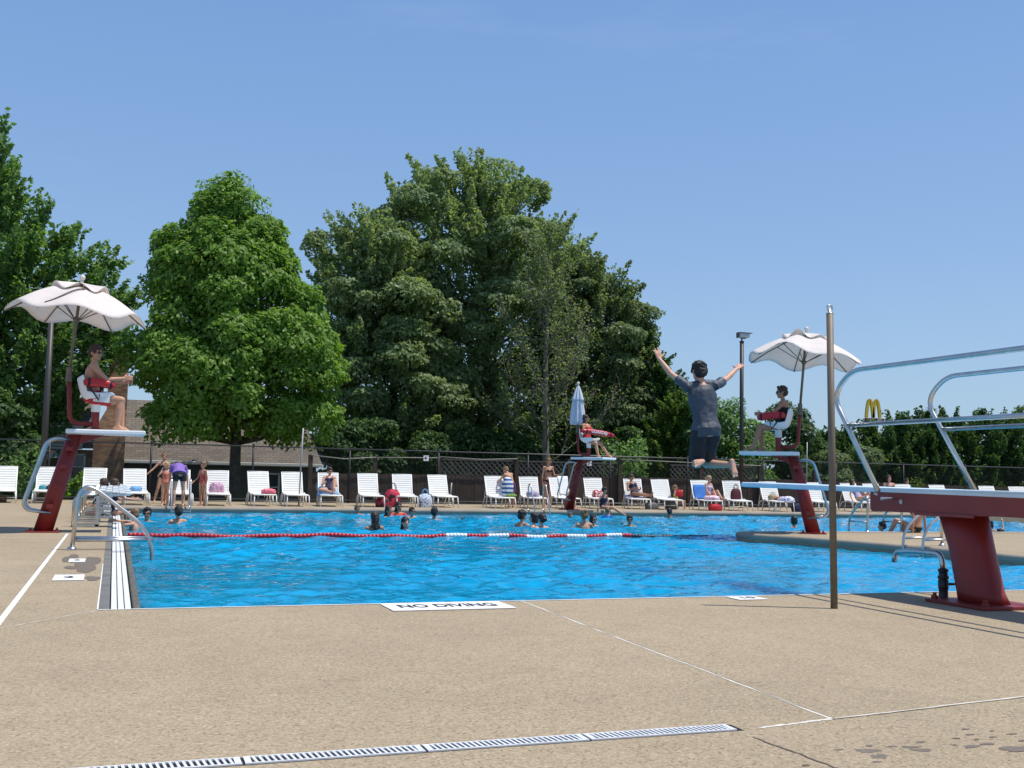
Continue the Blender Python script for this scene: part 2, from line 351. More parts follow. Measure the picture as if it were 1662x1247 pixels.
# pool water: one waved sheet over the L-shaped basin
SWIM=[(218,835,22.6),(239,834,25.5),(289,831,25.2),(580,826,30.3),(631,829,29.2),(647,822,29.6),(669,830,28.4),(705,832,27.8),(608,841,22.6),(658,849,22.6),(848,837,24.3),(866,841,23.9),(879,843,23.4),(948,837,23.6),(963,843,24.0),(985,829,29.6),(1022,844,24.4),(1086,831,30.2),(1288,845,24.5),(926,838,29.4),(1607,851,21.5),(1623,866,20.6)]
def water():
    r=np.random.default_rng(3); waves=[]
    for i in range(26):
        lam=0.15*(.80/.15)**(i/25.0)*r.uniform(.9,1.1); th=r.uniform(0,2*PI); waves.append((2*PI/lam*math.cos(th),2*PI/lam*math.sin(th),.0125*lam**1.0*r.uniform(.6,1.25),r.uniform(0,6.28)))
    verts=[];faces=[]
    def grid(x0,x1,y0,y1,st):
        nx=int((x1-x0)/st)+1;ny=int((y1-y0)/st)+1
        X,Y=np.meshgrid(np.linspace(x0,x1,nx),np.linspace(y0,y1,ny)); Z=np.zeros_like(X)
        A=.75+.5*np.sin(X*.9+.7*np.sin(Y*.6))*np.cos(Y*.7+.4)
        for kx,ky,a,p in waves:
            q=kx*X+ky*Y+p+.6*np.sin(.8*X+1.1*Y+p); Z+=a*np.sin(q)
        Z=Z*A
        for px,py,yy in SWIM:
            c=AT(px,py,yy); dd=np.hypot(X-c.x,Y-c.y); Z+=.020*np.exp(-dd/.55)*np.cos(dd*13-.6*py)+.010*np.exp(-(dd/.5)**2)*np.sin(X*23+py)*np.sin(Y*19+px)
        Z=Z+WZ; o=len(verts); verts.extend(np.stack([X,Y,Z],-1).reshape(-1,3).tolist())
        I=np.arange((nx-1)*(ny-1)); i=I//(nx-1); j=I%(nx-1); b=o+i*nx+j
        faces.extend(np.stack([b,b+1,b+nx+1,b+nx],-1).tolist())
    grid(.2,13.3,YN-.02,19.6,.055); grid(.2,28.0,19.6,YF+.0,.075)
    me=bpy.data.meshes.new('pool_water'); me.from_pydata(verts,[],faces); me.polygons.foreach_set('use_smooth',[True]*len(faces)); me.update()
    m=bpy.data.materials.new('pool_water'); m.use_nodes=True; n=m.node_tree.nodes; l=m.node_tree.links; b=n['Principled BSDF']
    tc=n.new('ShaderNodeTexCoord'); mp=n.new('ShaderNodeMapping'); mp.inputs['Scale'].default_value=(1.0,1.0,1.0)
    l.new(tc.outputs['Object'],mp.inputs['Vector'])
    t=n.new('ShaderNodeTexNoise'); t.inputs['Scale'].default_value=2.6; t.inputs['Detail'].default_value=4; t.inputs['Distortion'].default_value=1.2; l.new(mp.outputs[0],t.inputs['Vector'])
    r2=n.new('ShaderNodeValToRGB'); r2.color_ramp.elements[0].position=.25; r2.color_ramp.elements[1].position=.75
    r2.color_ramp.elements[0].color=(.001,.180,.345,1); r2.color_ramp.elements[1].color=(.002,.315,.56,1)
    l.new(t.outputs['Fac'],r2.inputs['Fac']); l.new(r2.outputs[0],b.inputs['Base Color'])
    n['Principled BSDF'].subsurface_method='BURLEY'; b.inputs['Subsurface Weight'].default_value=1.0; b.inputs['Subsurface Radius'].default_value=(.5,1.2,1.6); b.inputs['Subsurface Scale'].default_value=.9; b.inputs['Roughness'].default_value=.06; b.inputs['IOR'].default_value=1.33; b.inputs['Specular IOR Level'].default_value=.36
    t2=n.new('ShaderNodeTexNoise'); t2.inputs['Scale'].default_value=6.5; t2.inputs['Detail'].default_value=3; t2.inputs['Distortion'].default_value=.8; l.new(mp.outputs[0],t2.inputs['Vector'])
    bp=n.new('ShaderNodeBump'); bp.inputs['Strength'].default_value=.6; bp.inputs['Distance'].default_value=.03
    l.new(t2.outputs['Fac'],bp.inputs['Height']); l.new(bp.outputs[0],b.inputs['Normal'])
    me.materials.append(m); o=bpy.data.objects.new('pool_water',me); COL.objects.link(o); struct(o)
water()
# left-hand rim gutter
g=thing('pool_gutter','white slotted gutter grating with grey tile border along the left pool edge','gutter',(0,YN,0))
tb=MB()
for i in range(74):
    y=YN+.02+i*.302; tb.box((-.02,y+.15,-.03),(.078,.296,.05))
tb.build('tile_band',mat('grey_tile',(0.17,0.165,0.15),.6,var=.2,vscale=3),g)
gr=MB()
for i in range(8):
    for k in range(3):
        y0=YN+.02+i*2.80; gr.box((.052+k*.053,y0+1.39,-.045),(.045,2.76,.03),bev=.004)
gr.build('grating',mat('gutter_white',(.74,.75,.74),.5,var=.06,vscale=10),g)
lp=MB(); lp.box((.105,YN+11.15,-.09),(.17,22.3,.04)); lp.build('channel',mat('gutter_dark',(.04,.04,.04),.8),g)
lp=MB(); lp.box((.222,YN+11.15,-.10),(.056,22.3,.17),bev=.01); lp.build('lip',mat('gutter_lip',(.11,.10,.075),.75,var=.4,vscale=14),g)
# trench drain in the foreground
dr=thing('trench_drain','galvanised slotted trench drain running across the foreground concrete','drain',(1.3,4.25,0))
ch=MB(); ch.box((1.2,4.235,-.018),(2.86,.112,.038)); ch.build('channel',mat('drain_black',(.008,.008,.009),.9),dr)
M_GALV=mat('galvanised',(.74,.74,.73),.5,.15,var=.10,vscale=12)
x=2.60; sec=0
while x>-.9:
    gm=MB(); x0=x-.695; y0=4.185;y1=4.285; zc=.002
    gm.box(((x0+x)/2,y0+.005,zc),(.690,.010,.010)); gm.box(((x0+x)/2,y1-.005,zc),(.690,.010,.010))
    gm.box((x0+.016,4.235,zc),(.024,.080,.010)); gm.box((x-.016,4.235,zc),(.024,.080,.010))
    for k in range(27):
        xx=x0+.042+k*.0235
        gm.beam((xx+.006,y0+.008,zc),(xx-.006+.004,y1-.008,zc),.0105,.009)
    gm.build('grate',M_GALV,dr); x-=.70
# lettered deck tiles
def tile(name,label,px4,w_,d_,words,size,rotz,z=.006,second=None,c=None):
    t=thing(name,label,'deck marker',(c[0],c[1],0),'deck marker tiles')
    b_=MB(); b_.box((0,0,z),(w_,d_,.004)); b_.xf(Matrix.Translation((c[0],c[1],0))@Matrix.Rotation(rotz,4,'Z')); b_.build('tile',M_PAINT,t)
    text(words,size,'lettering',M_LETTER,t,Matrix.Translation((c[0],c[1],z+.004))@Matrix.Rotation(rotz,4,'Z')@Matrix.Diagonal((*(second or (1,1)),1,1)))
tile('no_diving_tile','long white deck tile lettered NO DIVING at the near pool edge','', 1.03,.46,'NO DIVING',.20,0.0,c=(2.62,8.62),second=(.80,1.35))
tile('depth_tile','larger white depth tile reading 2 on the left deck beside the gutter','', .275,.55,'2',.30,0,c=(-.36,11.43),second=(.7,.9))
tile('depth_tile','smaller white depth tile half hidden beyond the larger one on left deck','', .175,.44,'2',.2,0,c=(-.345,13.46),second=(.7,.9))
tile('depth_tile','small white depth tile reading 10 at the near edge by the steel pole','', .30,.24,'10',.17,0,c=(5.50,8.70),second=(1.,.9))
# ================================================================== LIFEGUARD STANDS
def stand(label,loc,rz):
    t=thing('lifeguard_stand',label,'lifeguard stand',loc,'lifeguard stands round the pool')
    M4=Matrix.Translation(loc)@Matrix.Rotation(rz,4,'Z')
    def B(mb,name,m,parent=t,smooth=False): mb.xf(M4); return mb.build(name,m,parent,smooth)
    mb=MB(); mb.box((0,0,.012),(.52,.44,.022),bev=.006)
    for sx in(-.2,.2):
        for sy in(-.16,.16): mb.lathe((sx,sy,.02),[(.022,0),(.022,.025),(.010,.026),(.010,.045)],6)
    B(mb,'base_plate',M_RED)
    mb=MB(); mb.loft([(V(0,0,.02),V(.15,0,0),V(0,.105,0)),(V(.2,0,.8),V(.135,0,0),V(0,.10,0)),(V(.405,0,1.59),V(.12,0,0),V(0,.095,0))],20)
    B(mb,'post',M_RED,smooth=True)
    mb=MB(); mb.add([(.40,-.05,1.59),(.40,.05,1.59),(.86,.05,1.59),(.86,-.05,1.59),(.34,-.05,1.38),(.34,.05,1.38),(.55,.05,1.46),(.55,-.05,1.46)],[(3,2,1,0),(4,5,6,7),(0,1,5,4),(2,3,7,6),(1,2,6,5),(3,0,4,7)])
    fix_normals(B(mb,'bracket',M_RED))
    mb=MB(); mb.box((.88,0,1.635),(1.22,.78,.075),bev=.018); 
    B(mb,'platform',M_FIBER)
    mb=MB(); mb.lathe((.70,0,1.672),[(.062,0),(.062,.30)],14); mb.lathe((.70,0,1.672),[(.10,0),(.10,.02)],14)
    B(mb,'seat_post',M_RED,smooth=False)
    mb=MB(); mb.lathe((.70,0,1.97),[(.072,0),(.072,.14),(.10,.16)],14); B(mb,'seat_collar',M_FIBER,smooth=True)
    # bucket seat: shell swept from front lip over the pan to the back
    prof=[(1.00,2.19,.20),(.93,2.155,.25),(.80,2.125,.27),(.66,2.12,.275),(.54,2.15,.275),(.47,2.24,.27),(.43,2.36,.26),(.405,2.47,.23),(.395,2.52,.19)]
    vs=[];fs=[];nu=10
    for x,z,hw in prof:
        for k in range(nu+1):
            u=-1+2*k/nu; rise=.16*abs(u)**3.2*(1 if .5<x<1.0 else .4)
            vs.append((x+.10*abs(u)**3*(1 if x<.5 else 0),u*hw,z+rise))
    for i in range(len(prof)-1):
        for k in range(nu): a=i*(nu+1)+k; fs.append((a,a+1,a+nu+2,a+nu+1))
    mb=MB(); mb.add(vs,fs); o=B(mb,'seat',M_FIBER,smooth=True)
    md=o.modifiers.new('thick','SOLIDIFY'); md.thickness=.022; md.offset=0
    md=o.modifiers.new('sub','SUBSURF'); md.levels=1; md.render_levels=1
    mb=MB(); mb.tube(round_path([(.66,0,1.77),(.31,0,1.77),(.26,0,2.60)],.17,8),.036,10); B(mb,'umbrella_arm',M_RED,smooth=True)
    mb=MB(); mb.lathe((.26,0,2.45),[(.05,0),(.05,.11),(.046,.12),(.046,.24)],12); mb.box((.26,.06,2.53),(.03,.07,.03)); B(mb,'umbrella_clamp',M_POLE,smooth=False)
    for s in(-1,1):
        y=.24*s
        pts=round_path([(.345,.09*s,1.50),(.10,y,1.52),(-.02,y,1.44),(-.31,y,.46),(-.24,y,.36),(.10,.09*s,.31)],.13,6)
        mb=MB(); mb.tube(pts,.024,10); B(mb,'ladder_rail',M_STEEL,smooth=True)
    for z in(.40,.72,1.04,1.33):
        xc=.27*z
        mb=MB(); mb.box((xc-.02,0,z),(.10,.44,.024),bev=.006)
        for s in (-1,1): mb.box((xc-.02,.215*s,z+.03),(.10,.012,.05))
        B(mb,'step',M_RED)
    return t,M4
stand('red lifeguard stand at the left with a shirtless guard and an open umbrella',(-1.03,19.2,0),0)
stand('red lifeguard stand on the right-hand walkway, seen against the open sky',(13.60,19.02,0),math.radians(145))
stand('far red lifeguard stand under a closed grey umbrella, by the loungers',(13.66,31.95,0),math.radians(-58))
# ================================================================== UMBRELLAS
def umbrella(label,base,top_h,R,tilt,az,mt=M_CANV,seed=0,drop=.46,tear=False):
    # base = point where the pole enters its clamp
    t=thing('umbrella',label,'umbrella',base,'umbrellas on the lifeguard stands')
    rr=random.Random(seed)
    T=Matrix.Translation(base)@Matrix.Rotation(az,4,'Z')@Matrix.Rotation(tilt,4,'Y')
    H=top_h; N=6
    mb=MB(); mb.tube([(0,0,0),(0,0,H)],.026,12); mb.xf(T); mb.build('pole',M_POLE,t,True)
    mb=MB(); mb.ball((0,0,H+.10),.048); mb.lathe((0,0,H+.0),[(.03,0),(.025,.08)],10); mb.xf(T); mb.build('finial',mat('finial_cream',(.66,.60,.54),.5),t,True)
    bl=[rr.uniform(.6,1.5) for _ in range(N)]
    def surf(r,a,z0,sc,amp,Rm,Ra=None):
        u=(a/(2*PI)*N)%1.0; k=int(a/(2*PI)*N+1e-6)%N; s=(1-math.cos(2*PI*u))/2
        q=r/Rm
        rad=r*(1-.055*s*q)
        z=z0-drop*sc*(0.55*q+.45*q*q)+amp*bl[k]*s*(r/(Ra or Rm))**2.2+.05*s*math.sin(PI*min(1,q*1.0))
        return V(rad*math.cos(a),rad*math.sin(a),z)
    def cone(r0,r1,z0,sc,amp,Rm,nr,Ra=None):
        mb=MB(); na=N*8; vs=[];fs=[]
        for i in range(nr+1):
            r=r0+(r1-r0)*i/nr
            for k in range(na): vs.append(surf(r,2*PI*k/na,z0,sc,amp,Rm,Ra))
        for i in range(nr):
            for k in range(na): fs.append((i*na+k,i*na+(k+1)%na,(i+1)*na+(k+1)%na,(i+1)*na+k))
        mb.add(vs,fs); return mb
    o=cone(.34*R,R,H-.02,1,.17,R,9); o.xf(T); o=o.build('canopy',mt,t,True)
    md=o.modifiers.new('thick','SOLIDIFY'); md.thickness=.004
    v=cone(.02,.42*R,H+.012,1,.10,R,7,Ra=.42*R); v.xf(T); v=v.build('vent_cap',mt,t,True)
    md=v.modifiers.new('thick','SOLIDIFY'); md.thickness=.004
    if tear:
        mb=MB(); mb.tube([surf(R*(.88-.42*i/9),math.radians(-118+38*i/9),H-.012,1,.17,R)+V(0,0,.004) for i in range(10)],.011,6); mb.xf(T); mb.build('tear',mat('tear_dark',(.10,.085,.09),.9),t)
    for k in range(N):
        a=2*PI*k/N; mb=MB(); pts=[surf(r,a,H-.03,1,0,R) for r in(.05,R*.35,R*.7,R*.99)]
        mb.tube(pts,.011,6); 
        mb.tube([V(.03*math.cos(a),.03*math.sin(a),H-.62),surf(R*.52,a,H-.035,1,0,R)],.009,6)
        mb.xf(T); mb.build('rib',M_POLE,t,True)
    mb=MB(); mb.lathe((0,0,H-.66),[(.035,0),(.05,.02),(.05,.07),(.035,.09)],12); mb.xf(T); mb.build('hub',M_POLE,t,True)
    return t
umbrella('open cream umbrella over the left lifeguard, with a dark tear line in its canopy',(-.77,19.2,2.60),1.50,1.10,math.radians(4.5),math.radians(0),seed=4,drop=.60,tear=True)
umbrella('open cream umbrella over the right-hand lifeguard against the blue sky',(13.387,19.169,2.60),1.58,1.18,math.radians(6.0),math.radians(5),seed=9,drop=.62)
# dark worn streak on the left canopy is a thin fold-line strap
cu=thing('umbrella',"closed grey umbrella strapped upright behind the far lifeguard",'umbrella',(13.80,31.73,2.55),'umbrellas on the lifeguard stands')
def pleat(a,z): return 1+.17*math.cos(9*a)+.08*math.sin(4*a+z*3)
B0=V(13.80,31.73,2.55)
mb=MB(); mb.tube([B0,B0+V(0,0,1.5)],.024,10); mb.build('pole',M_POLE,cu,True)
mb=MB(); mb.lathe(B0+V(0,0,.16),[(.22,0),(.235,.10),(.20,.4),(.15,.75),(.11,1.0),(.05,1.12)],54,mod=pleat); mb.build('canopy',M_GREYC,cu,True)
mb=MB(); mb.lathe(B0+V(0,0,.92),[(.185,0),(.17,.06),(.11,.28),(.05,.45),(.02,.5)],54,mod=pleat); mb.build('vent_cap',M_GREYC,cu,True)
mb=MB(); mb.ball(B0+V(0,0,1.48),.05); mb.build('finial',mat('finial_cream',(.66,.60,.54)),cu,True)
# ================================================================== DIVING BOARD
db=thing('diving_board','low diving board on a red pedestal with bent steel handrails at the right','diving board',(7.35,7.75,0))
BX=7.42
mb=MB(); mb.box((BX,7.84,.016),(.66,.74,.03),bev=.006)
mb.build('base_plate',M_RED,db)
for sx in(-.27,.27):
    for sy in(-.31,.31):
        mb=MB(); mb.lathe((BX+sx,7.84+sy,.03),[(.034,0),(.034,.03)],6); mb.lathe((BX+sx,7.84+sy,.06),[(.018,0),(.018,.03)],10); mb.build('bolt',M_RED,db)
mb=MB(); mb.loft([(V(BX,7.83,.03),V(.185,0,0),V(0,.255,0)),(V(BX,7.87,.12),V(.175,0,0),V(0,.235,0)),(V(BX,7.97,.5),V(.172,0,0),V(0,.228,0)),(V(BX,8.08,.83),V(.185,0,0),V(0,.25,0))],28)
mb.build('pedestal',M_RED,db,True)
# side plates of the beam with rounded ends
def beam_side(x):
    P=[]; y0,y1,zt,zb=6.0,9.08,1.015,.81
    pts=[(y0,zt),(y0,zb+.02),(y1-.03,zb-.012),(y1-.008,zb+.0),(y1,zb+.03),(y1,zt-.04),(y1-.012,zt-.012),(y1-.04,zt)]
    n=len(pts); vs=[(x-.012,y,z) for y,z in pts]+[(x+.012,y,z) for y,z in pts]
    return vs,[tuple(range(n)),tuple(range(n,2*n))[::-1]]+[(i,n+i,n+(i+1)%n,(i+1)%n) for i in range(n)]
for sx in(-.235,.235):
    mb=MB(); mb.add(*beam_side(BX+sx)); fix_normals(mb.build('beam_side',M_BEAM,db))
mb=MB(); mb.box((BX,7.4,.825),(.446,2.8,.024)); mb.box((BX,8.0,.828),(.40,.62,.05)); mb.box((BX-.252,8.05,.80),(.02,.75,.028)); mb.build('beam_floor',M_BEAM,db)
mb=MB(); mb.box((BX,7.5,1.026),(.52,3.1,.014)); mb.build('beam_cap',M_BOARD,db)
brd=MB(); brd.box((BX,8.76,1.0),(.50,5.46,.058),bev=.018); brd.xf(Matrix.Translation((BX,9.28,1.0))@Matrix.Rotation(math.radians(.35),4,'X')@Matrix.Translation((-BX,-9.28,-1.0))); 
brd.xf(Matrix.Translation((0,0,.012))); brd.build('board',M_BOARD,db)
mb=MB(); mb.box((BX,11.0,1.055),(.46,1.3,.004)); 
for sx,nm in((-.262,'near'),(.262,'far')):
    x=BX+sx
    xr=7.0 if sx<0 else 8.2
    pts=round_path([(xr,8.74,1.0),(xr,9.44,1.97),(xr,9.16,2.215),(xr,5.6,2.215),(xr,5.1,1.9),(xr,5.1,.1)],.30,8)
    xr=xr
    m2=MB(); m2.tube(pts,.0255,12); m2.build('handrail',M_STEEL,db,True)
    m3=MB(); m3.tube([(xr,9.20,1.66),(xr,5.1,1.66)],.022,12); m3.build('mid_rail',M_STEEL,db,True)
    m3=MB(); m3.tube([(xr,8.70,.93),(x,8.70,.93)],.014,8); m3.tube([(xr-.03,8.73,.97),(xr+.05*(1 if sx<0 else -1),8.86,.975)],.010,8); m3.build('rail_pin',M_STEEL,db)
m3=MB(); m3.lathe((BX-.249,8.62,.905),[(.024,-.006),(.024,.004),(.010,.005),(.010,.010)],12,axis=(-1,0,0)); m3.build('bolt',M_STEEL,db)
for k in range(3):
    mb=MB(); mb.box((7.42,5.15+.02*k,.28+.25*k),(.44,.14,.03)); mb.build('step',M_STEEL,db)
# ================================================================== POOL-SIDE METALWORK
t=thing('steel_pole','tall weathered steel pole with an eye bolt on top, on the near deck','pole',(5.86,7.9,0))
mb=MB(); mb.tube([(5.86,7.9,-.02),(5.825,7.9,2.55)],.030,18); mb.build('shaft',M_POLE,t,True)
mb=MB(); mb.lathe((5.825,7.9,2.55),[(.031,0),(.031,.008),(.012,.012),(.012,.04)],12); mb.tube(arc((5.825,7.9,2.60),.026,0,360,20,(1,0,0),(0,0,1))[:-1],.008,8,closed=True); mb.build('eye_bolt',M_STEEL,t,True)
# fill spout next to the pedestal
t=thing('fill_spout','curved steel fill spout on a black valve stem beside the red pedestal','water spout',(7.34,8.25,0))
SX,SY=7.34,8.25
mb=MB(); mb.lathe((SX,SY,0),[(.055,0),(.055,.02),(.042,.025),(.042,.10),(.047,.11),(.047,.19),(.034,.195),(.05,.20),(.05,.225),(.040,.23),(.040,.265),(.048,.27),(.048,.285),(.034,.295)],16); mb.tube([(SX,SY,.15),(SX+.16,SY-.03,.15)],.012,8); mb.build('valve',mat('valve_black',(.015,.014,.016),.5),t,True)
mb=MB(); mb.tube(round_path([(SX,SY,.27),(SX,SY+.02,.43),(SX,SY+.45,.425),(SX,SY+.66,.40),(SX,SY+.68,.30)],.12,8),.027,14); mb.build('spout',M_STEEL,t,True)
# near grab rail on the left edge
t=thing('grab_rail','big bent steel grab rail reaching from the left deck into the water','grab rail',(-.45,15.1,0))
def P2(px,py,Y=15.15): return AT(px,py,Y)
A0=V(-.46,15.15,0)
path=round_path([A0,V(-.40,15.15,.93),V(.52,15.15,.225),V(.535,15.15,-.9)],.33,12)
mb=MB(); mb.tube(path,.027,14); mb.build('rail',M_STEEL,t,True)
mb=MB(); mb.tube([V(-.445,15.15,.13),V(.53,15.15,.13)],.024,12); mb.build('cross_bar',M_STEEL,t,True)
mb=MB(); mb.tube([V(-.445,15.35,.145),V(.52,15.35,.145)],.022,12); mb.tube([V(-.445,15.15,.13),V(-.445,15.35,.145)],.015,8); mb.tube([V(.52,15.15,.13),V(.52,15.35,.145)],.015,8); mb.build('cross_bar',M_STEEL,t,True)
mb=MB(); mb.lathe(A0,[(.062,0),(.062,.012),(.055,.035),(.035,.045)],16); mb.build('collar',M_STEEL,t,True)
# starting blocks down the left edge
TOPM=mat('block_top',(.78,.80,.80),.4,var=.04)
BN=['nearest starting block, its white slatted top clear behind the grab rail','second starting block, right behind the nearest one','third starting block in the receding row','fourth starting block in the receding row','fifth starting block in the receding row','sixth starting block, farthest of the row at the pool corner']
for i in range(6):
    Y=20.9+i*1.75; t=thing('starting_block',BN[i],'starting block',(-.3,Y,0),'starting blocks along the left pool edge')
    mb=MB()
    for yy in(-.18,.18): mb.tube(round_path([(-.64,Y+yy,.02),(-.64,Y+yy,.50),(-.50,Y+yy,.56),(-.22,Y+yy,.58)],.13,5),.022,8)
    mb.tube([(-.64,Y-.18,.06),(-.64,Y+.18,.06)],.018,8); mb.build('rear_frame',M_STEEL,t,True)
    for yy in(-.18,.18):
        mb=MB(); mb.box((-.24,Y+yy,.28),(.06,.05,.56)); mb.box((-.42,Y+yy,.03),(.44,.05,.04)); mb.build('leg',M_STEEL,t)
    for z in(.18,.34,.47):
        mb=MB(); mb.box((-.12,Y,z),(.20,.34,.028)); mb.build('step',M_STEEL,t)
    mb=MB()
    for k in range(5): mb.box((-.18+k*.115-.0,Y,.60+.012*(4-k)),(.108,.52,.035),bev=.008)
    mb.box((.04,Y,.575),(.52,.46,.03)); mb.build('top',TOPM,t)
# ladders: pairs of bent rails
def ladder(label,c,d,name='pool_ladder',h=.72,gap=.5,reach=.62,rungs=True,r=.022):
    c=Vector(c); d=Vector(d).normalized(); s=V(-d.y,d.x,0)
    t=thing(name,label,'pool ladder',c,'ladder rails at the pool edge')
    for k in(-1,1):
        o=c+s*k*gap/2
        mb=MB(); mb.tube(round_path([o-d*.34,o-d*.30+V(0,0,h-.02),o-d*.12+V(0,0,h),o+d*reach*.42+V(0,0,.10),o+d*.26+V(0,0,-.55)],.16,7),r,10); mb.build('rail',M_STEEL,t,True)
        mb=MB(); mb.lathe(o-d*.34,[(.05,0),(.05,.01),(.03,.035)],12); mb.build('collar',M_STEEL,t,True)
    for z in(-.1,):
        mb=MB(); mb.box(c+d*.26+V(0,0,z),(gap if abs(s.x)>.5 else .09,.09 if abs(s.x)>.5 else gap,.025)); mb.build('rung',M_STEEL,t)
    return t
ladder('steel ladder rails at the far edge where the purple-topped woman bends down',(1.76,YF+.05,0),(0,-1,0),h=.78)
ladder('steel ladder rails at the far edge in front of the woman in the black bikini',(12.35,YF+.05,0),(0,-1,0),h=.80)
# rail frame on the walkway back edge (behind the board)
t=thing('stair_rail','low two-legged steel stair rail at the back of the right walkway','hand rail',(15.2,19.5,0))
for X0 in (15.32,16.22):
    mb=MB(); mb.tube(round_path([(X0,19.5,0),(X0,19.46,.84),(X0,20.12,.30),(X0,20.14,-.6)],.22,8),.024,10); mb.build('rail',M_STEEL,t,True)
    mb=MB(); mb.lathe((X0,19.5,0),[(.055,0),(.055,.012),(.034,.04)],12); mb.build('collar',M_STEEL,t,True)
    mb=MB(); mb.tube([(X0,19.5,.22),(X0,20.12,.22)],.018,8); mb.build('cross_bar',M_STEEL,t,True)
t=thing('pool_ladder','steel ladder rails on the right wall beside the red pedestal','pool ladder',(13.0,13.7,0),'ladder rails at the pool edge')
for Y0 in(15.33,14.84):
    mb=MB(); mb.tube(round_path([(13.62,Y0,0),(13.60,Y0,.90),(12.80,Y0,.28),(12.76,Y0,-.8)],.24,9),.026,12); mb.build('rail',M_STEEL,t,True)
    mb=MB(); mb.tube([(13.61,Y0,.14),(12.79,Y0,.14)],.02,10); mb.build('cross_bar',M_STEEL,t,True)
    mb=MB(); mb.lathe((13.62,Y0,0),[(.06,0),(.06,.012),(.036,.045)],12); mb.build('collar',M_STEEL,t,True)
mb=MB(); mb.box((12.76,15.08,-.12),(.10,.49,.03)); mb.build('rung',M_STEEL,t)
# lane rope
t=thing('lane_rope','red and white float rope stretched across the pool','lane rope',(.3,20.3,WZ))
M_FR=mat('float_red',(.50,.02,.03),.35); M_FW=mat('float_white',(.80,.80,.78),.35); M_FD=mat('float_dark',(.02,.03,.06),.4)
def float_mesh(n,m):
    mb=MB(); mb.lathe((0,0,0),[(.026,-.034),(.041,-.031),(.045,-.010),(.045,.010),(.041,.031),(.026,.034)],12,axis=(1,0,0)); o=mb.build(n,m,t,True,local=True); o.location=(-9,0,0); return o
FP={'r':float_mesh('red_float',M_FR),'w':float_mesh('white_float',M_FW),'d':float_mesh('dark_float',M_FD)}; used_f=set()
i=0; x=.32
while x<11.0:
    z=.02+.012*math.sin(x*2.1)+.01*math.sin(x*5.3); blk=int((x-6.1)/.42)
    if x<6.1: k='r'
    elif x<10.1: k='w' if blk%2==0 else 'r'
    else: k='d' if x<10.55 or x>10.8 else None
    if k:
        if k in used_f: o=FP[k].copy(); COL.objects.link(o); o.parent=t
        else: o=FP[k]; used_f.add(k)
        o.location=(x-.3,0,z); o.rotation_euler=(0,.05*math.sin(i*1.7),.05*math.cos(i))
    x+=.0725; i+=1
mb=MB(); mb.tube([(.2,20.3,WZ+.02),(3,20.3,WZ+.02),(6,20.3,WZ+.015),(10.1,20.3,WZ+.015)],.022,6); mb.build('cable',mat('cable_pale',(.45,.30,.28),.6),t); mb=MB(); mb.tube([(10.1,20.3,WZ+.02),(11.7,20.0,-.10)],.012,6); mb.build('cable_end',M_BLACK,t)
# ================================================================== FENCES
FY=36.5; FH=1.83
ft=thing('chain_link_fence','tall black chain link fence with a top rail behind the loungers','fence',(12,FY,0))
XS=[-11,-8,-5,-1.9,1.09,4.28,7.49,10.62,13.96,17.22,20.45,23.8,27.2,30.5,33.7,36.9,40.1,43.3,46.5]
for x in XS:
    mb=MB(); mb.tube([(x,FY,0),(x,FY,FH+.02)],.034,10); mb.ball((x,FY,FH+.05),.042,8,6); mb.build('post',M_BLACK,ft,True)
M_RAIL=mat('fence_rail',(.07,.07,.07),.4,.3)
mb=MB(); mb.tube([(XS[0],FY-.02,FH),(XS[-1],FY-.02,FH)],.021,8); mb.build('top_rail',M_RAIL,ft,True)
mb=MB(); mb.tube([(XS[0],FY-.02,.10),(XS[-1],FY-.02,.10)],.021,8); mb.build('bottom_rail',M_RAIL,ft,True)
mb=MB(); st=.062; hh=FH-.06; x=XS[0]
while x<XS[-1]:
    for s in(-1,1):
        a=V(x if s>0 else x+hh,FY+.006*s,.04); b=V(x+hh if s>0 else x,FY+.006*s,FH-.02)
        r=.0021; vs=[p+q for p in(a,b) for q in(V(-r*1.4,0,r),V(r*1.4,0,-r),V(0,r*1.4,0))]
        mb.add(vs,[(0,1,4,3),(1,2,5,4),(2,0,3,5)])
    x+=st*1.4
mb.build('wire_mesh',M_BLACK,ft)
for X,wd,lab,tx in((AT(692,744,36.4),.30,'white depth sign reading 4 hung on the fence above the loungers','4'),(AT(957,752,36.4),.30,'white depth sign reading 3 1/2 hung on the fence by the far lifeguard','3')):
    s=thing('depth_sign',lab,'sign',(X.x,36.42,X.z),'depth signs on the fence')
    mb=MB(); mb.box((X.x,36.43,X.z),(.19,.014,.19),bev=.004); mb.build('panel',M_PAINT,s)
    text(tx,.19,'lettering',M_LETTER,s,Matrix.Translation((X.x-.025,36.42,X.z))@Matrix.Rotation(PI/2,4,'X'))
    text('1/2' if tx=='3' else "'",.075,'lettering',M_LETTER,s,Matrix.Translation((X.x+.06,36.42,X.z+(.0 if tx=='3' else .05)))@Matrix.Rotation(PI/2,4,'X'))
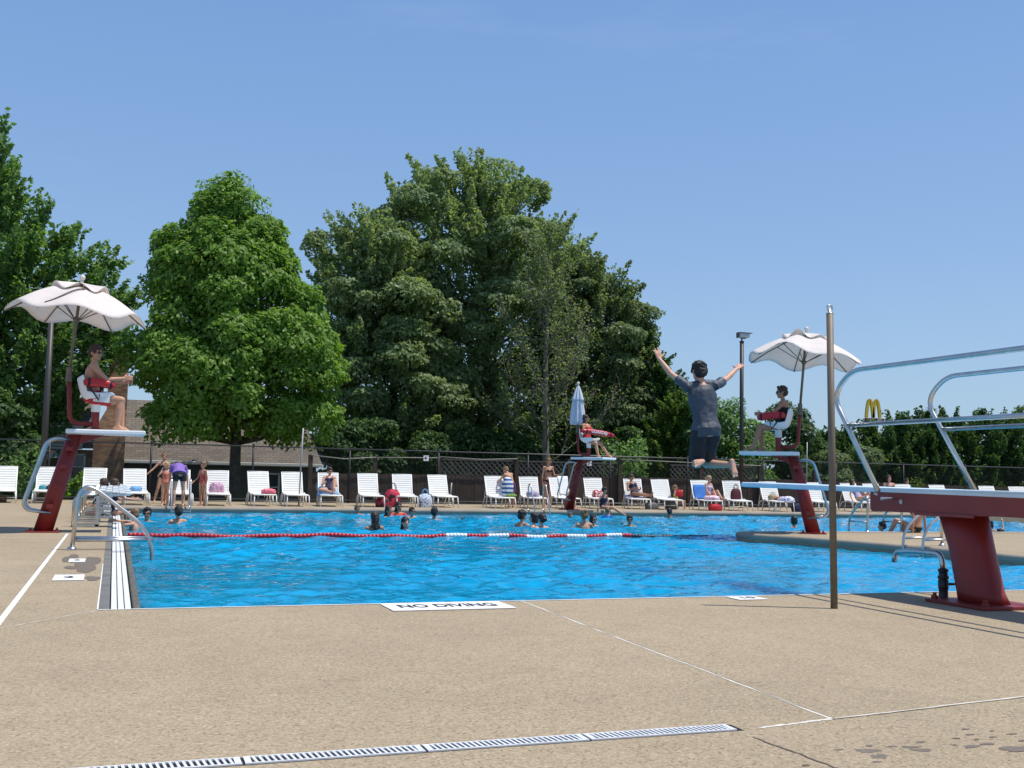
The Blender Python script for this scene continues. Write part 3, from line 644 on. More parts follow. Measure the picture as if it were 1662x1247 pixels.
# brown board fence with lattice panels behind it
WY=37.6
wt=thing('wooden_fence','dark brown wooden board fence with tall posts and lattice panels','fence',(20,WY,-.4))
rr=random.Random(5)
mb=MB(); x=6.3
while x<47:
    h=.99+.006*(x-6)+rr.uniform(-.012,.012)
    if x>26: h=1.11-.012*(x-26)+rr.uniform(-.01,.01)
    mb.box((x,WY+rr.uniform(-.006,.006),(h-.75)/2-.0),(.138,.022,h+.75)); x+=.145
mb.build('boards',M_WOOD,wt)
for x,h in((6.34,1.62),(8.6,1.64),(10.95,1.70),(13.9,1.72),(16.0,1.70),(18.1,1.80),(21.6,1.72),(24.3,1.70),(26.9,1.55)):
    mb=MB(); mb.box((x,WY-.075,h/2-.35),(.14,.12,h+.7)); mb.build('post',M_WOOD,wt)
def lattice(x0,x1,z0,z1):
    mb=MB(); h=z1-z0; x=x0-h
    while x<x1:
        for s in(1,-1):
            a=V(x,0,z0) if s>0 else V(x+h,0,z0); b=V(x+h,0,z1) if s>0 else V(x,0,z1)
            lo,hi=max(x,x0),min(x+h,x1)
            if hi-lo<.03: continue
            f=lambda xx:(z0+(xx-a.x)/(b.x-a.x)*(z1-z0))
            mb.beam(V(lo,WY+.008*s,f(lo)),V(hi,WY+.008*s,f(hi)),.010,.036,up=(0,1,0)) if False else mb.beam(V(lo,WY+.010*s,f(lo)),V(hi,WY+.010*s,f(hi)),.045,.010,up=(0,1,0))
        x+=.20
    mb.box(((x0+x1)/2,WY,z1),(x1-x0,.05,.05)); mb.build('lattice_panel',M_LATT,wt)
for a,b in((11.05,13.8),(14.0,15.9),(16.1,18.0),(20.3,21.5),(21.7,24.2)): lattice(a,b,1.02,1.58)
for pts in([(6.34,1.60),(7.5,1.50),(8.6,1.58)],[(8.6,1.58),(10.95,1.62)],[(10.95,1.66),(12.5,1.60),(13.9,1.66)],[(18.1,1.74),(21.6,1.68)],[(21.6,1.66),(24.3,1.64)]):
    mb=MB(); mb.tube([V(x,WY-.15,z) for x,z in pts],.018,6); mb.build('rope_rail',mat('rope_grey',(.32,.30,.26),.9),wt,True)
# thin posts standing in front of the fence
for px,py0,py1,Y,r,lab in((492,824,695,32.9,.022,'thin bare steel pole in front of the fence, right of the dark-roofed house'),(1310,800,718,36.0,.02,'thin pale pole rising behind the right-hand lifeguard stand'),(733,818,784,35.2,.025,'short pale stake behind the loungers, before the wooden fence')):
    a=AT(px,py1,Y); t=thing('thin_pole',lab,'pole',(a.x-.05,Y,0)); mb=MB(); mb.tube([(a.x-.05,Y,0),(a.x,Y,a.z)],r,8); mb.build('shaft',mat('grey_metal',(.30,.30,.29),.5,.4),t,True)
    mb=MB(); mb.lathe((a.x-.05,Y,0),[(r*2,0),(r*2,.02),(r,.05)],10); mb.build('collar',mat('grey_metal',(.3,.3,.29)),t)
a=AT(1204,556,36.0)
t=thing('camera_pole','dark tall pole carrying a security camera, left of the right umbrella','camera pole',(a.x,36.0,0))
mb=MB(); mb.tube([(a.x,36,0),(a.x,36,a.z)],.075,14); mb.build('shaft',M_DARKM,t,True)
mb=MB(); mb.lathe((a.x,36,a.z),[(.09,0),(.09,.05),(.03,.06),(.03,.16)],12); mb.box((a.x+.05,36,a.z+.16),(.24,.06,.03)); mb.build('bracket',M_DARKM,t)
mb=MB(); mb.box((a.x+.08,36,a.z+.28),(.46,.18,.17),bev=.03); mb.build('camera_housing',mat('camera_grey',(.45,.44,.42),.5),t)
mb=MB(); mb.box((a.x+.12,36,a.z+.375),(.58,.22,.022)); mb.box((a.x-.17,35.99,a.z+.27),(.05,.2,.2)); mb.build('hood',mat('camera_dark',(.10,.10,.10),.5),t)
a=AT(84,507,35.4)
t=thing('light_pole','plain dark grey light pole rising behind the left umbrella','pole',(a.x,35.4,0))
mb=MB(); mb.tube([(a.x,35.4,0),(a.x,35.4,a.z)],.085,14,rs=[.10,.08]); mb.build('shaft',mat('pole_grey',(.06,.055,.05),.5,.3),t,True)
mb=MB(); mb.lathe((a.x,35.4,a.z),[(.09,0),(.09,.03),(.02,.06)],12); mb.build('pole_cap',M_DARKM,t)
mb=MB(); mb.lathe((a.x,35.4,0),[(.2,0),(.2,.03),(.11,.06)],12); mb.build('base_plate',M_DARKM,t)
# restaurant sign with yellow arches far away
SY=120; a=AT(1417,676,SY)
t=thing('restaurant_sign','yellow double arch restaurant sign on a pole above the hedge','sign',(a.x,SY,-1.2))
YEL=mat('arch_yellow',(.62,.42,.02),.4); SGR=mat('sign_red',(.14,.012,.012),.5)
sw=2.15
for s in(-1,1):
    cx=a.x+s*.47*sw*.54; mb=MB(); n=14; L=[]
    for i in range(n+1):
        u=-1+2*i/n; L.append(V(cx+u*.52*sw*.5,SY,a.z-.2+2.35*(1-abs(u)**2.5)))
    for i in range(n): mb.beam(L[i],L[i+1],.40,.26,up=(0,1,0))
    mb.build('arch',YEL,t)
mb=MB(); mb.box((a.x,SY-.25,a.z-.55),(3.0,.4,.55),bev=.05); mb.add([(a.x-1.0,SY-.2,a.z-.82),(a.x+1.0,SY-.2,a.z-.82),(a.x+.5,SY-.2,a.z-1.0),(a.x-.5,SY-.2,a.z-1.0)],[(0,3,2,1)]); mb.build('name_panel',SGR,t)
text("McDonald's",.46,'lettering',M_PAINT,t,Matrix.Translation((a.x,SY-.47,a.z-.55))@Matrix.Rotation(PI/2,4,'X'))
mb=MB(); mb.tube([(a.x+.2,SY,-1.2),(a.x+.2,SY,a.z-.8)],.22,12); mb.build('shaft',M_DARKM,t,True)
# ================================================================== HOUSE
HY=45.6
def brick_mat():
    m=bpy.data.materials.new('brick'); m.use_nodes=True; n=m.node_tree.nodes; l=m.node_tree.links; b=n['Principled BSDF']; b.inputs['Roughness'].default_value=.9
    tc=n.new('ShaderNodeTexCoord'); mp=n.new('ShaderNodeMapping'); mp.inputs['Rotation'].default_value=(PI/2,0,0)
    br=n.new('ShaderNodeTexBrick'); br.inputs['Scale'].default_value=1.0; br.inputs['Brick Width'].default_value=.24; br.inputs['Row Height'].default_value=.08; br.inputs['Mortar Size'].default_value=.008
    br.inputs['Color1'].default_value=(.38,.215,.12,1); br.inputs['Color2'].default_value=(.21,.095,.058,1); br.inputs['Mortar'].default_value=(.17,.15,.12,1); br.inputs['Bias'].default_value=-.1
    l.new(tc.outputs['Object'],mp.inputs['Vector']); l.new(mp.outputs[0],br.inputs['Vector']); l.new(br.outputs['Color'],b.inputs['Base Color'])
    bp=n.new('ShaderNodeBump'); bp.inputs['Strength'].default_value=.5; bp.inputs['Distance'].default_value=.02; bp.invert=True
    l.new(br.outputs['Fac'],bp.inputs['Height']); l.new(bp.outputs[0],b.inputs['Normal']); return m
def shingle_mat():
    m=bpy.data.materials.new('shingle'); m.use_nodes=True; n=m.node_tree.nodes; l=m.node_tree.links; b=n['Principled BSDF']; b.inputs['Roughness'].default_value=.95
    tc=n.new('ShaderNodeTexCoord'); br=n.new('ShaderNodeTexBrick'); br.inputs['Scale'].default_value=1; br.inputs['Brick Width'].default_value=.32; br.inputs['Row Height'].default_value=.16; br.inputs['Mortar Size'].default_value=.012
    br.inputs['Color1'].default_value=(.185,.155,.125,1); br.inputs['Color2'].default_value=(.13,.108,.088,1); br.inputs['Mortar'].default_value=(.07,.06,.05,1)
    l.new(tc.outputs['Object'],br.inputs['Vector']); l.new(br.outputs['Color'],b.inputs['Base Color']); return m
M_BRICK=brick_mat(); M_SHING=shingle_mat()
M_SIDE=mat('dark_siding',(.075,.072,.066),.8,var=.15,vscale=2); M_GUT=mat('gutter_paint',(.62,.60,.56),.5); M_TRIM=mat('trim_white',(.60,.59,.56),.6)
M_GLASS=mat('window_glass',(.03,.04,.05),.08,spec=.8); M_WSID=mat('pale_siding',(.46,.44,.40),.7,var=.08)
h=thing('house','low dark-sided house with brick chimney and long brown shingle roof behind the fence','house',(3,HY+3,-1.25))
x0=.37;x1=8.0
mb=MB(); mb.box(((x0+x1)/2,HY+4,-.05),(x1-x0,7.4,2.5))
for k in range(16): mb.beam((x0,HY+.29,-1.2+k*.155),(x1,HY+.29,-1.2+k*.155),.03,.02,up=(0,1,0))
mb.build('wall',M_SIDE,h)
mb=MB(); e=1.36; rz=e+2.6
mb.add([(x0-.1,HY-.25,e-.02),(x1+.15,HY-.25,e-.02),(x1-.25,HY+4,rz),(x0-.1,HY+4,rz),(x0-.1,HY+8.25,e-.02),(x1+.15,HY+8.25,e-.02)],[(0,1,2,3),(3,2,5,4),(1,5,2),(0,3,4)]); mb.build('roof',M_SHING,h)
mb=MB(); mb.box(((x0+x1)/2+.05,HY-.30,e-.08),(x1-x0+.2,.12,.13),bev=.02); mb.build('gutter',M_GUT,h)
mb=MB(); mb.box(((x0+x1)/2,HY+.05,e-.16),(x1-x0,.66,.03)); mb.build('soffit',mat('soffit_brown',(.16,.15,.13),.8),h)
def window(xc,zc,w_,hh,y):
    mb=MB()
    for a,b in(((-w_/2,0),(.07,hh)),((w_/2,0),(.07,hh)),((0,hh/2),(w_+.07,.07)),((0,-hh/2),(w_+.12,.08)),((0,0),(w_,.045))): mb.box((xc+a[0],y-.03,zc+a[1]),(b[0],.07,b[1]))
    f=mb.build('window',M_TRIM,h); mb=MB(); mb.box((xc,y-.005,zc),(w_,.02,hh)); mb.build('pane',M_GLASS,f)
window(6.05,.35,.82,1.1,HY+.27)
# brick part with the chimney
mb=MB(); mb.box((-.22,HY-.1,.6),(1.16,1.0,3.7)); mb.add([(-.80,HY-.6,2.45),(.36,HY-.6,2.45),(.36,HY+.4,2.45),(-.80,HY+.4,2.45),(-.38,HY-.45,3.3),(.36,HY-.45,3.3),(.36,HY+.4,3.3),(-.38,HY+.4,3.3)],[(0,1,5,4),(1,2,6,5),(2,3,7,6),(3,0,4,7),(4,5,6,7)]); mb.box((-.01,HY-.03,4.3),(.74,.8,2.3)); mb.box((-.01,HY-.03,5.38),(.84,.9,.14)); ch=mb.build('chimney',M_BRICK,h)
for dx in(-.17,.17):
    mb=MB(); mb.lathe((dx,HY,5.45),[(.11,0),(.10,.16),(.16,.17),(.16,.20),(.05,.26)],12); mb.build('chimney_pot',mat('pot_metal',(.25,.25,.25),.5,.5),ch)
mb=MB(); mb.box((-2.3,HY+2.5,.2),(3.2,4,3.0)); mb.build('brick_wall',M_BRICK,h)
mb=MB(); mb.add([(-4.2,HY+.3,1.75),(-.7,HY+.3,1.75),(-.7,HY+2.6,3.9),(-4.2,HY+2.6,3.9)],[(0,1,2,3)]); mb.build('side_roof',M_SHING,h)
mb=MB()
for k in range(9): mb.box((-1.95,HY+.1-.0,1.75+k*.12),(1.5,.05,.085))
mb.build('louvre',M_WSID,h)
window(-1.35,1.03,.5,.95,HY+.49)
mb=MB(); mb.add([(-2.75,HY-.3,1.35),(-1.75,HY-.3,1.35),(-1.75,HY+.45,1.75),(-2.75,HY+.45,1.75)],[(0,1,2,3)]); mb.build('awning',M_WSID,h)
# distant neighbour eave seen under the trees
h2=thing('house','dark neighbouring house, only its pale eave showing below the trees','house',(9,50,-1.25))
mb=MB(); mb.box((8.9,52,-.2),(3.5,3,2.1)); mb.build('wall',mat('dark_wall',(.06,.055,.05),.9),h2)  # plain dark brown wall
mb=MB(); mb.add([(7.0,50.2,1.62),(11.2,50.2,1.25),(10.4,52,2.6),(7.6,52,2.9)],[(0,1,2,3)]); mb.build('roof',M_SHING,h2)
mb=MB(); mb.beam((7.0,50.15,1.6),(11.2,50.15,1.22),.1,.14); mb.build('gutter',M_WSID,h2)
# small flag on the house side
a=AT(22,718,42.0); b=AT(47,760,42.0)
t=thing('flag','small striped flag on a slanted white pole below the left tree','flag',(b.x,42,a.z-1))
mb=MB(); mb.tube([a,b+V(.1,0,-.15)],.018,8); mb.build('staff',M_PAINT,t,True)
def flag_mat():
    return pattern_mat('flag_stripes',[(.35,.03,.04),(.6,.6,.6)],'stripes',scale=6)
vs=[];fs=[]
for i in range(9):
    for k in range(6):
        p=a.lerp(b,.12+.8*i/8)+V(.05+.10*k,-.03*math.sin(k*1.3+i*.5),-.10*k-.02*math.sin(i)); vs.append(p)
for i in range(8):
    for k in range(5): q=i*6+k; fs.append((q,q+1,q+7,q+6))
mb=MB(); mb.add(vs[:],fs); mb.build('cloth',flag_mat(),t,True)
mb=MB(); mb.add([p+V(0,-.02,0) for i in range(5) for p in vs[i*6:i*6+3]],[(i*3+k,i*3+k+1,i*3+k+4,i*3+k+3) for i in range(4) for k in range(2)]); mb.build('canton',mat('flag_blue',(.02,.03,.12),.8),t,True)
# basketball hoop in front of the house
a=AT(62,722,41.5)
t=thing('basketball_hoop','dark basketball backboard with a white net left of the lifeguard stand','basketball hoop',(a.x,41.5,-1.2))
mb=MB(); mb.box((a.x,41.5,a.z-.06),(.75,.05,.5),bev=.02); mb.build('backboard',mat('backboard_navy',(.015,.018,.035),.5),t)
mb=MB(); mb.lathe((a.x+.30,41.2,a.z-.50),[(.12,0),(.16,.12),(.22,.28)],12,); o=mb.build('net',mat('net_white',(.55,.55,.55),.8),t); md=o.modifiers.new('w','WIREFRAME'); md.thickness=.02
mb=MB(); mb.tube(arc((a.x+.30,41.2,a.z-.22),.22,0,360,20,(1,0,0),(0,1,0))[:-1],.014,6,closed=True); mb.build('rim',mat('rim_orange',(.4,.08,.02),.5),t)
mb=MB(); mb.tube([(a.x-.1,41.6,-1.2),(a.x-.1,41.6,a.z)],.05,10); mb.build('shaft',M_DARKM,t)
# ================================================================== TREES AND HEDGES
def leaf_mat(name,c1,c2,c3,trans=.48,rough=.5):
    if name in MATS: return MATS[name]
    m=bpy.data.materials.new(name); m.use_nodes=True; MATS[name]=m; n=m.node_tree.nodes; l=m.node_tree.links; b=n['Principled BSDF']
    ge=n.new('ShaderNodeNewGeometry'); r=n.new('ShaderNodeValToRGB'); r.color_ramp.elements.new(.5)
    for e,(p,c) in zip(r.color_ramp.elements,((0,c1),(.55,c2),(1,c3))): e.position=p; e.color=(*c,1)
    l.new(ge.outputs['Random Per Island'],r.inputs[0]); l.new(r.outputs[0],b.inputs['Base Color'])
    b.inputs['Roughness'].default_value=rough; b.inputs['Specular IOR Level'].default_value=.35
    tr=n.new('ShaderNodeBsdfTranslucent'); mu=n.new('ShaderNodeMix'); mu.data_type='RGBA'; mu.blend_type='MULTIPLY'; mu.inputs[0].default_value=1; mu.inputs[7].default_value=(1.6,1.6,.7,1)
    l.new(r.outputs[0],mu.inputs[6]); l.new(mu.outputs[2],tr.inputs['Color'])
    mx=n.new('ShaderNodeMixShader'); mx.inputs[0].default_value=trans; l.new(b.outputs[0],mx.inputs[1]); l.new(tr.outputs[0],mx.inputs[2]); l.new(mx.outputs[0],n['Material Output'].inputs[0])
    return m
L_BRIGHT=leaf_mat('leaf_bright',(0.100,0.190,0.024),(0.155,0.285,0.038),(0.235,0.370,0.075))
L_MAPLE=leaf_mat('leaf_maple',(0.135,0.195,0.080),(0.215,0.290,0.125),(0.32,0.395,0.21))
L_LEFT=leaf_mat('leaf_left',(0.078,0.161,0.042),(0.133,0.245,0.067),(0.210,0.336,0.112))
L_DULL=leaf_mat('leaf_dull',(0.101,0.155,0.061),(0.155,0.216,0.089),(0.230,0.290,0.135))
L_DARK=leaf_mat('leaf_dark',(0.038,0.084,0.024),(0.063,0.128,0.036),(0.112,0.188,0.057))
L_LIME=leaf_mat('leaf_lime',(0.052,0.111,0.019),(0.098,0.169,0.029),(0.150,0.221,0.046))
M_BARK=mat('bark',(.075,.060,.048),.95,var=.4,vscale=6,bump=.5,bscale=14)
M_BARKG=mat('bark_grey',(.17,.145,.12),.95,var=.3,vscale=6)
def leaf_object(name,P,D,size,m,parent,seed,aspect=.62,tilt=.55,Q=None):
    # P: points, D: preferred leaf axis (unit), builds one rhomb per leaf, slightly folded
    r=np.random.default_rng(seed); N=len(P)
    ax=D+r.normal(0,tilt,(N,3))
    nr=r.normal(0,.55,(N,3))+(np.array([.10,-.25,.55]) if Q is None else Q); nr/=np.linalg.norm(nr,axis=1)[:,None]+1e-9; ax-=nr*(nr*ax).sum(1)[:,None]; ax/=np.linalg.norm(ax,axis=1)[:,None]+1e-9
    sd=np.cross(ax,nr); L=size*r.uniform(.65,1.35,N)[:,None]; W=L*aspect*.5
    a=P-ax*L*.5; c=P+ax*L*.5; bq=P+sd*W-nr*L*.06; dq=P-sd*W-nr*L*.06
    vs=np.stack([a,bq,c,dq],1).reshape(-1,3)-np.array(ORG[parent.name])
    me=bpy.data.meshes.new(name); me.vertices.add(4*N); me.vertices.foreach_set('co',vs.astype(np.float32).ravel())
    me.loops.add(4*N); me.loops.foreach_set('vertex_index',np.arange(4*N,dtype=np.int32)); me.polygons.add(N)
    me.polygons.foreach_set('loop_start',np.arange(0,4*N,4,dtype=np.int32)); me.polygons.foreach_set('loop_total',np.full(N,4,dtype=np.int32)); me.update(calc_edges=True)
    me.materials.append(m); o=bpy.data.objects.new(name,me); COL.objects.link(o); o.parent=parent; ORG[o.name]=ORG[parent.name]; return o
DENS=1.75
def tree(name,label,group,sil,Y,m,seed,trunk_px=None,lobes=60,nleaf=900,lsize=.17,lr=(1.1,.8),mode='lobe',up=.5,depth=.85,bark=None,trunk_r=.22,zbase=-1.25,limbs=40,inner=.25,maxdep=5.5,cat='tree',air=.0):
    """sil: (py, px_left, px_right) rows of the crown outline, taken to world size at distance Y.
    The crown is built of branch masses: rounded leaf lobes, or upswept feathery sprays."""
    r=np.random.default_rng(seed); rows=[]
    for py,a,b in sil:
        A=AT(a,py,Y);B=AT(b,py,Y); rows.append(((A.z+B.z)/2,A.x,B.x))
    rows.sort(); Z=np.array([q[0] for q in rows]); XL=np.array([q[1] for q in rows]); XR=np.array([q[2] for q in rows])
    cx0=float(np.mean((XL+XR)/2)) if trunk_px is None else AT(trunk_px,760,Y).x
    t=thing(name,label,cat,(cx0,Y,zbase),group)
    zs=np.linspace(Z[0],Z[-1],200); wts=np.interp(zs,Z,XR-XL)+.3; cdf=np.cumsum(wts)/wts.sum()
    pts=[];dirs=[];qs=[];tips=[]; done=[]
    ninner=int(lobes*inner); k=0; tries=0
    while k<lobes and tries<lobes*12:
        tries+=1; z=float(np.interp(r.uniform(),cdf,zs)); xl=float(np.interp(z,Z,XL)); xr=float(np.interp(z,Z,XR)); hx=max(.1,(xr-xl)/2); cx=(xl+xr)/2; hy=min(maxdep,hx*depth)
        th=r.uniform(0,2*PI) if r.uniform()<.35 else r.uniform(PI*.92,2.08*PI); shell=k>=ninner
        R=min(lr[0]*r.uniform(.65,1.25),hx*.75+.12); rr=lr[1]*R/lr[0]
        ex=max(0.0,hx-R*(.62 if mode=='lobe' else .1)); ey=max(0.0,hy-R*(.62 if mode=='lobe' else .1))
        rho=(r.uniform(.80,1.0) if shell else r.uniform(.1,.6))
        p=np.array([cx+ex*rho*math.cos(th),Y+ey*rho*math.sin(th),min(z,Z[-1]-R*.5 if mode=='lobe' else 99)])
        mk='lobe' if (mode=='lobe' or (mode=='mix' and k%5==0)) else 'spike'
        p[2]=max(p[2],Z[0]+R*.6)
        if shell and any(np.linalg.norm(p-q)<.62*R for q in done): continue
        k+=1; done.append(p); topf=(z-Z[0])/(Z[-1]-Z[0]); d=np.array([math.cos(th),math.sin(th),up+topf*1.2*up]); d/=np.linalg.norm(d)
        n=int(nleaf*DENS*(R/lr[0])**(2 if mk=='lobe' else 1.3)*(2.2 if mode=='mix' and mk=='lobe' else 1)*r.uniform(.8,1.15)*(1 if shell else .5))
        if mk=='lobe':
            q=r.normal(0,1,(n,3))+d*.55+np.array([0,-.25,.35]); q/=np.linalg.norm(q,axis=1)[:,None]
            bump=1+.13*np.sin(q[:,0]*4+k)*np.sin(q[:,1]*4+2*k)+.11*np.sin(q[:,2]*6+3*k)+.10*np.sin(q[:,0]*11+k)*np.sin(q[:,2]*11)
            rad=R*bump*(1.02-.42*r.uniform(0,1,n)**2.0); P=p+q*rad[:,None]*np.array([1,1,rr/R])
            pts.append(P); qs.append(q+np.array([.05,-.10,.60])); dirs.append(q*.7+np.array([0,0,-.35])); tips.append((p,hx))
        else:
            nsub=5
            for sidx in range(nsub):
                e=d+r.normal(0,.26 if sidx else .03,3); e/=np.linalg.norm(e); L=R*2.0*(1.0 if sidx==0 else r.uniform(.45,.8)); base=p-d*R*1.5*(1.0 if sidx==0 else r.uniform(.15,.9)); nn=n//nsub
                u=r.uniform(0,1,nn); q=r.normal(0,1,(nn,3)); q-=e*(q@e)[:,None]; q/=np.linalg.norm(q,axis=1)[:,None]+1e-9
                rad=rr*(.55 if sidx else .7)*(1-u)**.55*r.uniform(.15,1,nn)**.5+.03
                P=base+e*(u*L)[:,None]+q*rad[:,None]+np.array([0,0,1])*(u**2*L*.12)[:,None]
                pts.append(P); qs.append(q*.75+np.array([.05,-.15,.62])); dirs.append(e*.55+q*.6+np.array([0,0,-.15]))
            tips.append((p-d*R*.6,hx))
    # denser, larger shade leaves inside the crown
    nc=int(lobes*nleaf*.045)+150; zc=np.interp(r.uniform(0,1,nc),cdf,zs); zc=np.minimum(zc,Z[-1]-.4); xl=np.interp(zc,Z,XL); xr=np.interp(zc,Z,XR); hx=np.maximum(.05,(xr-xl)/2); tt=r.uniform(0,2*PI,nc); ro=r.uniform(0,1,nc)**.5*.66
    nsurf=sum(len(x) for x in pts)
    pts.append(np.stack([(xl+xr)/2+np.maximum(0,hx-.25)*ro*np.cos(tt),Y+np.minimum(maxdep,hx*depth)*ro*np.sin(tt),zc],1)); qs.append(r.normal(0,1,(nc,3))*.6+np.array([0,-.4,.4])); dirs.append(r.normal(0,1,(nc,3)))
    szs=np.concatenate([np.full((nsurf,1),lsize),np.full((nc,1),lsize*1.6)])
    P=np.concatenate(pts); D=np.concatenate(dirs); D/=np.linalg.norm(D,axis=1)[:,None]+1e-9
    leaf_object('crown',P,D,szs,m,t,seed+1,Q=np.concatenate(qs))
    bk=bark or M_BARK; top=float(Z[-1]); mb=MB(); H=top-zbase; tp=[]
    for k in range(8):
        u=k/7; z=zbase+H*.90*u; cxz=float(np.interp(z,Z,(XL+XR)/2)); mixu=min(1,u*1.3)
        tp.append(V(cx0*(1-mixu)+cxz*mixu+.08*math.sin(3*u+seed),Y+.08*math.cos(4*u+seed),z))
    mb.tube(tp,trunk_r,10,rs=[trunk_r*(1.25 if k==0 else 1-.93*(k/7)**.9) for k in range(8)])
    for i in r.permutation(len(tips))[:limbs]:
        p,hx=tips[i]; p=Vector(p); zj=max(float(Z[0])-.2,p.z-max(.5,.75*math.hypot(p.x-cx0,p.y-Y))); u=min(1,max(0,(zj-zbase)/(H*.90))); kf=u*7; k0=min(6,int(kf)); j=tp[k0].lerp(tp[k0+1],kf-k0)
        mid=j.lerp(p,.55)+V(0,0,-.10*(p-j).length); rb=max(.02,trunk_r*.38*(1-u*.75))
        mb.tube([j,mid,p],rb,5,rs=[rb,rb*.6,rb*.25])
    mb.build('trunk',bk,t,True)
    return t
GB='trees beyond the fence'
tree('broadleaf_tree','tall loose dark green tree at the left edge behind the left umbrella',GB,[(192,-12,30),(225,-30,26),(262,-50,22),(285,-70,60),(318,-90,95),(345,-110,120),(375,-130,150),(405,-150,192),(440,-170,205),(480,-180,218),(520,-190,205),(570,-190,205),(620,-180,170),(670,-170,125),(720,-150,85),(780,-120,75)],46,L_LEFT,11,trunk_px=-30,mode='spike',lobes=190,nleaf=250,lsize=.20,lr=(1.0,.55),up=.5,depth=.6,trunk_r=.3,limbs=110,maxdep=4.5)
tree('sweetgum_tree','bright green full-crowned tree standing before the brown shingle roof',GB,[(288,352,374),(306,335,400),(322,318,420),(340,305,440),(365,278,450),(400,256,460),(440,240,488),(480,238,508),(520,232,520),(560,215,545),(600,200,562),(640,198,566),(665,206,550),(690,225,528),(712,320,450)],41.3,L_BRIGHT,21,trunk_px=378,lobes=74,nleaf=1150,lsize=.175,lr=(1.15,1.0),up=.25,depth=.8,trunk_r=.27,limbs=60,maxdep=3.6)
tree('maple_tree','silvery green maple with upswept branches, right of the bright green tree',GB,[(362,536,640),(386,518,690),(430,512,705),(480,514,715),(540,520,730),(600,520,735),(660,528,735),(720,535,735),(775,535,735)],52,L_MAPLE,31,trunk_px=640,mode='mix',lobes=210,nleaf=330,lsize=.19,lr=(1.25,.65),up=.42,depth=.8,trunk_r=.3,limbs=60,maxdep=4.5)
tree('maple_tree','tallest maple in the middle of the tree line, its top above all others',GB,[(268,745,800),(282,712,835),(305,650,865),(335,636,885),(365,628,912),(400,630,938),(430,636,940),(470,640,935),(520,645,935),(580,650,930),(650,650,935),(720,655,930),(780,660,920)],54,L_MAPLE,41,trunk_px=775,mode='mix',lobes=300,nleaf=340,lsize=.20,lr=(1.3,.65),up=.45,depth=.75,trunk_r=.4,limbs=90,maxdep=5)
tree('maple_tree','rounded dull green tree right of the tallest maple, behind the bare tree',GB,[(424,915,972),(450,905,1000),(485,900,1022),(520,895,1038),(560,890,1048),(600,890,1062),(640,890,1058),(690,900,1055),(740,905,1050),(790,905,1045)],51,L_DULL,51,trunk_px=965,mode='mix',lobes=210,nleaf=330,lsize=.17,lr=(1.0,.6),up=.4,depth=.9,trunk_r=.3,limbs=50,maxdep=4)
# the half-bare tree: trunk, many fine limbs, few leaves
def bare_tree():
    Y=46; c=AT(884,760,Y).x; t=thing('bare_tree','half dead grey tree with bare twigs in front of the maples','tree',(c,Y,-1.25),GB)
    r=random.Random(8); mb=MB(); top=AT(882,372,Y).z; tp=[V(c+.05*math.sin(k),Y,-1.25+(top+1.25)*k/9) for k in range(10)]
    mb.tube(tp,.2,8,rs=[.2*(1-.9*k/9)+.012 for k in range(10)]); mb.build('trunk',M_BARKG,t,True)
    lf=[]; lm=MB()
    def br(p,d,L,rad,lev):
        q=p; pts=[p]; dd=d.copy()
        for k in range(4):
            dd=(dd+V(r.uniform(-.16,.16),r.uniform(-.16,.16),r.uniform(-.02,.16))).normalized(); q=q+dd*L/4; pts.append(q)
            if lev<2:
                for _ in range(2 if lev==0 else 1): 
                    e=(dd+V(r.uniform(-.7,.7),r.uniform(-.7,.7),r.uniform(-.1,.5))).normalized(); br(q,e,L*r.uniform(.3,.5),rad*.5,lev+1)
            if r.random()<.35: lf.append(tuple(q))
        lm.tube(pts,rad,4,rs=[max(.007,rad*(1-.8*k/4)) for k in range(5)])
    for k in range(34):
        u=.2+.74*k/33; p=tp[int(u*9)].lerp(tp[min(9,int(u*9)+1)],u*9-int(u*9)); a=k*2.4+r.uniform(-.4,.4)
        L=(3.4*(1-u)**.7+.5)*r.uniform(.75,1.1); br(p,V(math.cos(a),math.sin(a)*.8,.55+.5*u).normalized(),L,.042*(1.3-u),0)
    lm.build('branches',M_BARKG,t,True)
    rn=np.random.default_rng(5); P=np.array(lf); P=np.repeat(P,5,0)+rn.normal(0,.16,(len(P)*5,3)); D=rn.normal(0,1,P.shape); D/=np.linalg.norm(D,axis=1)[:,None]
    leaf_object('crown',P,D,.13,L_DULL,t,9)
bare_tree()
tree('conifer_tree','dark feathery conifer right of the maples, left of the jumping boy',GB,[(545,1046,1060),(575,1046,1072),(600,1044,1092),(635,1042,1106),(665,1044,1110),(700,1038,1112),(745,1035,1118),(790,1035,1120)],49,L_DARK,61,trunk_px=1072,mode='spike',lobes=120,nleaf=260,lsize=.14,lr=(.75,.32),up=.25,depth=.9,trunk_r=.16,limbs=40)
tree('conifer_tree','soft yellow-green conifer just left of the jumping boy',GB,[(640,1085,1112),(665,1068,1124),(700,1058,1130),(740,1050,1136),(790,1048,1138)],44,L_LIME,71,trunk_px=1095,mode='spike',lobes=95,nleaf=260,lsize=.12,lr=(.6,.26),up=.25,depth=.9,trunk_r=.12,limbs=20)
tree('leafy_bush','large glossy-leaved bush behind the jumping boy and the camera pole',GB,[(650,1150,1185),(665,1110,1212),(690,1105,1232),(720,1105,1250),(760,1100,1262),(800,1100,1262)],43,L_LEFT,81,trunk_px=1185,lobes=34,nleaf=560,lsize=.16,lr=(.75,.62),up=.4,depth=.8,trunk_r=.1,limbs=20,cat='bush')
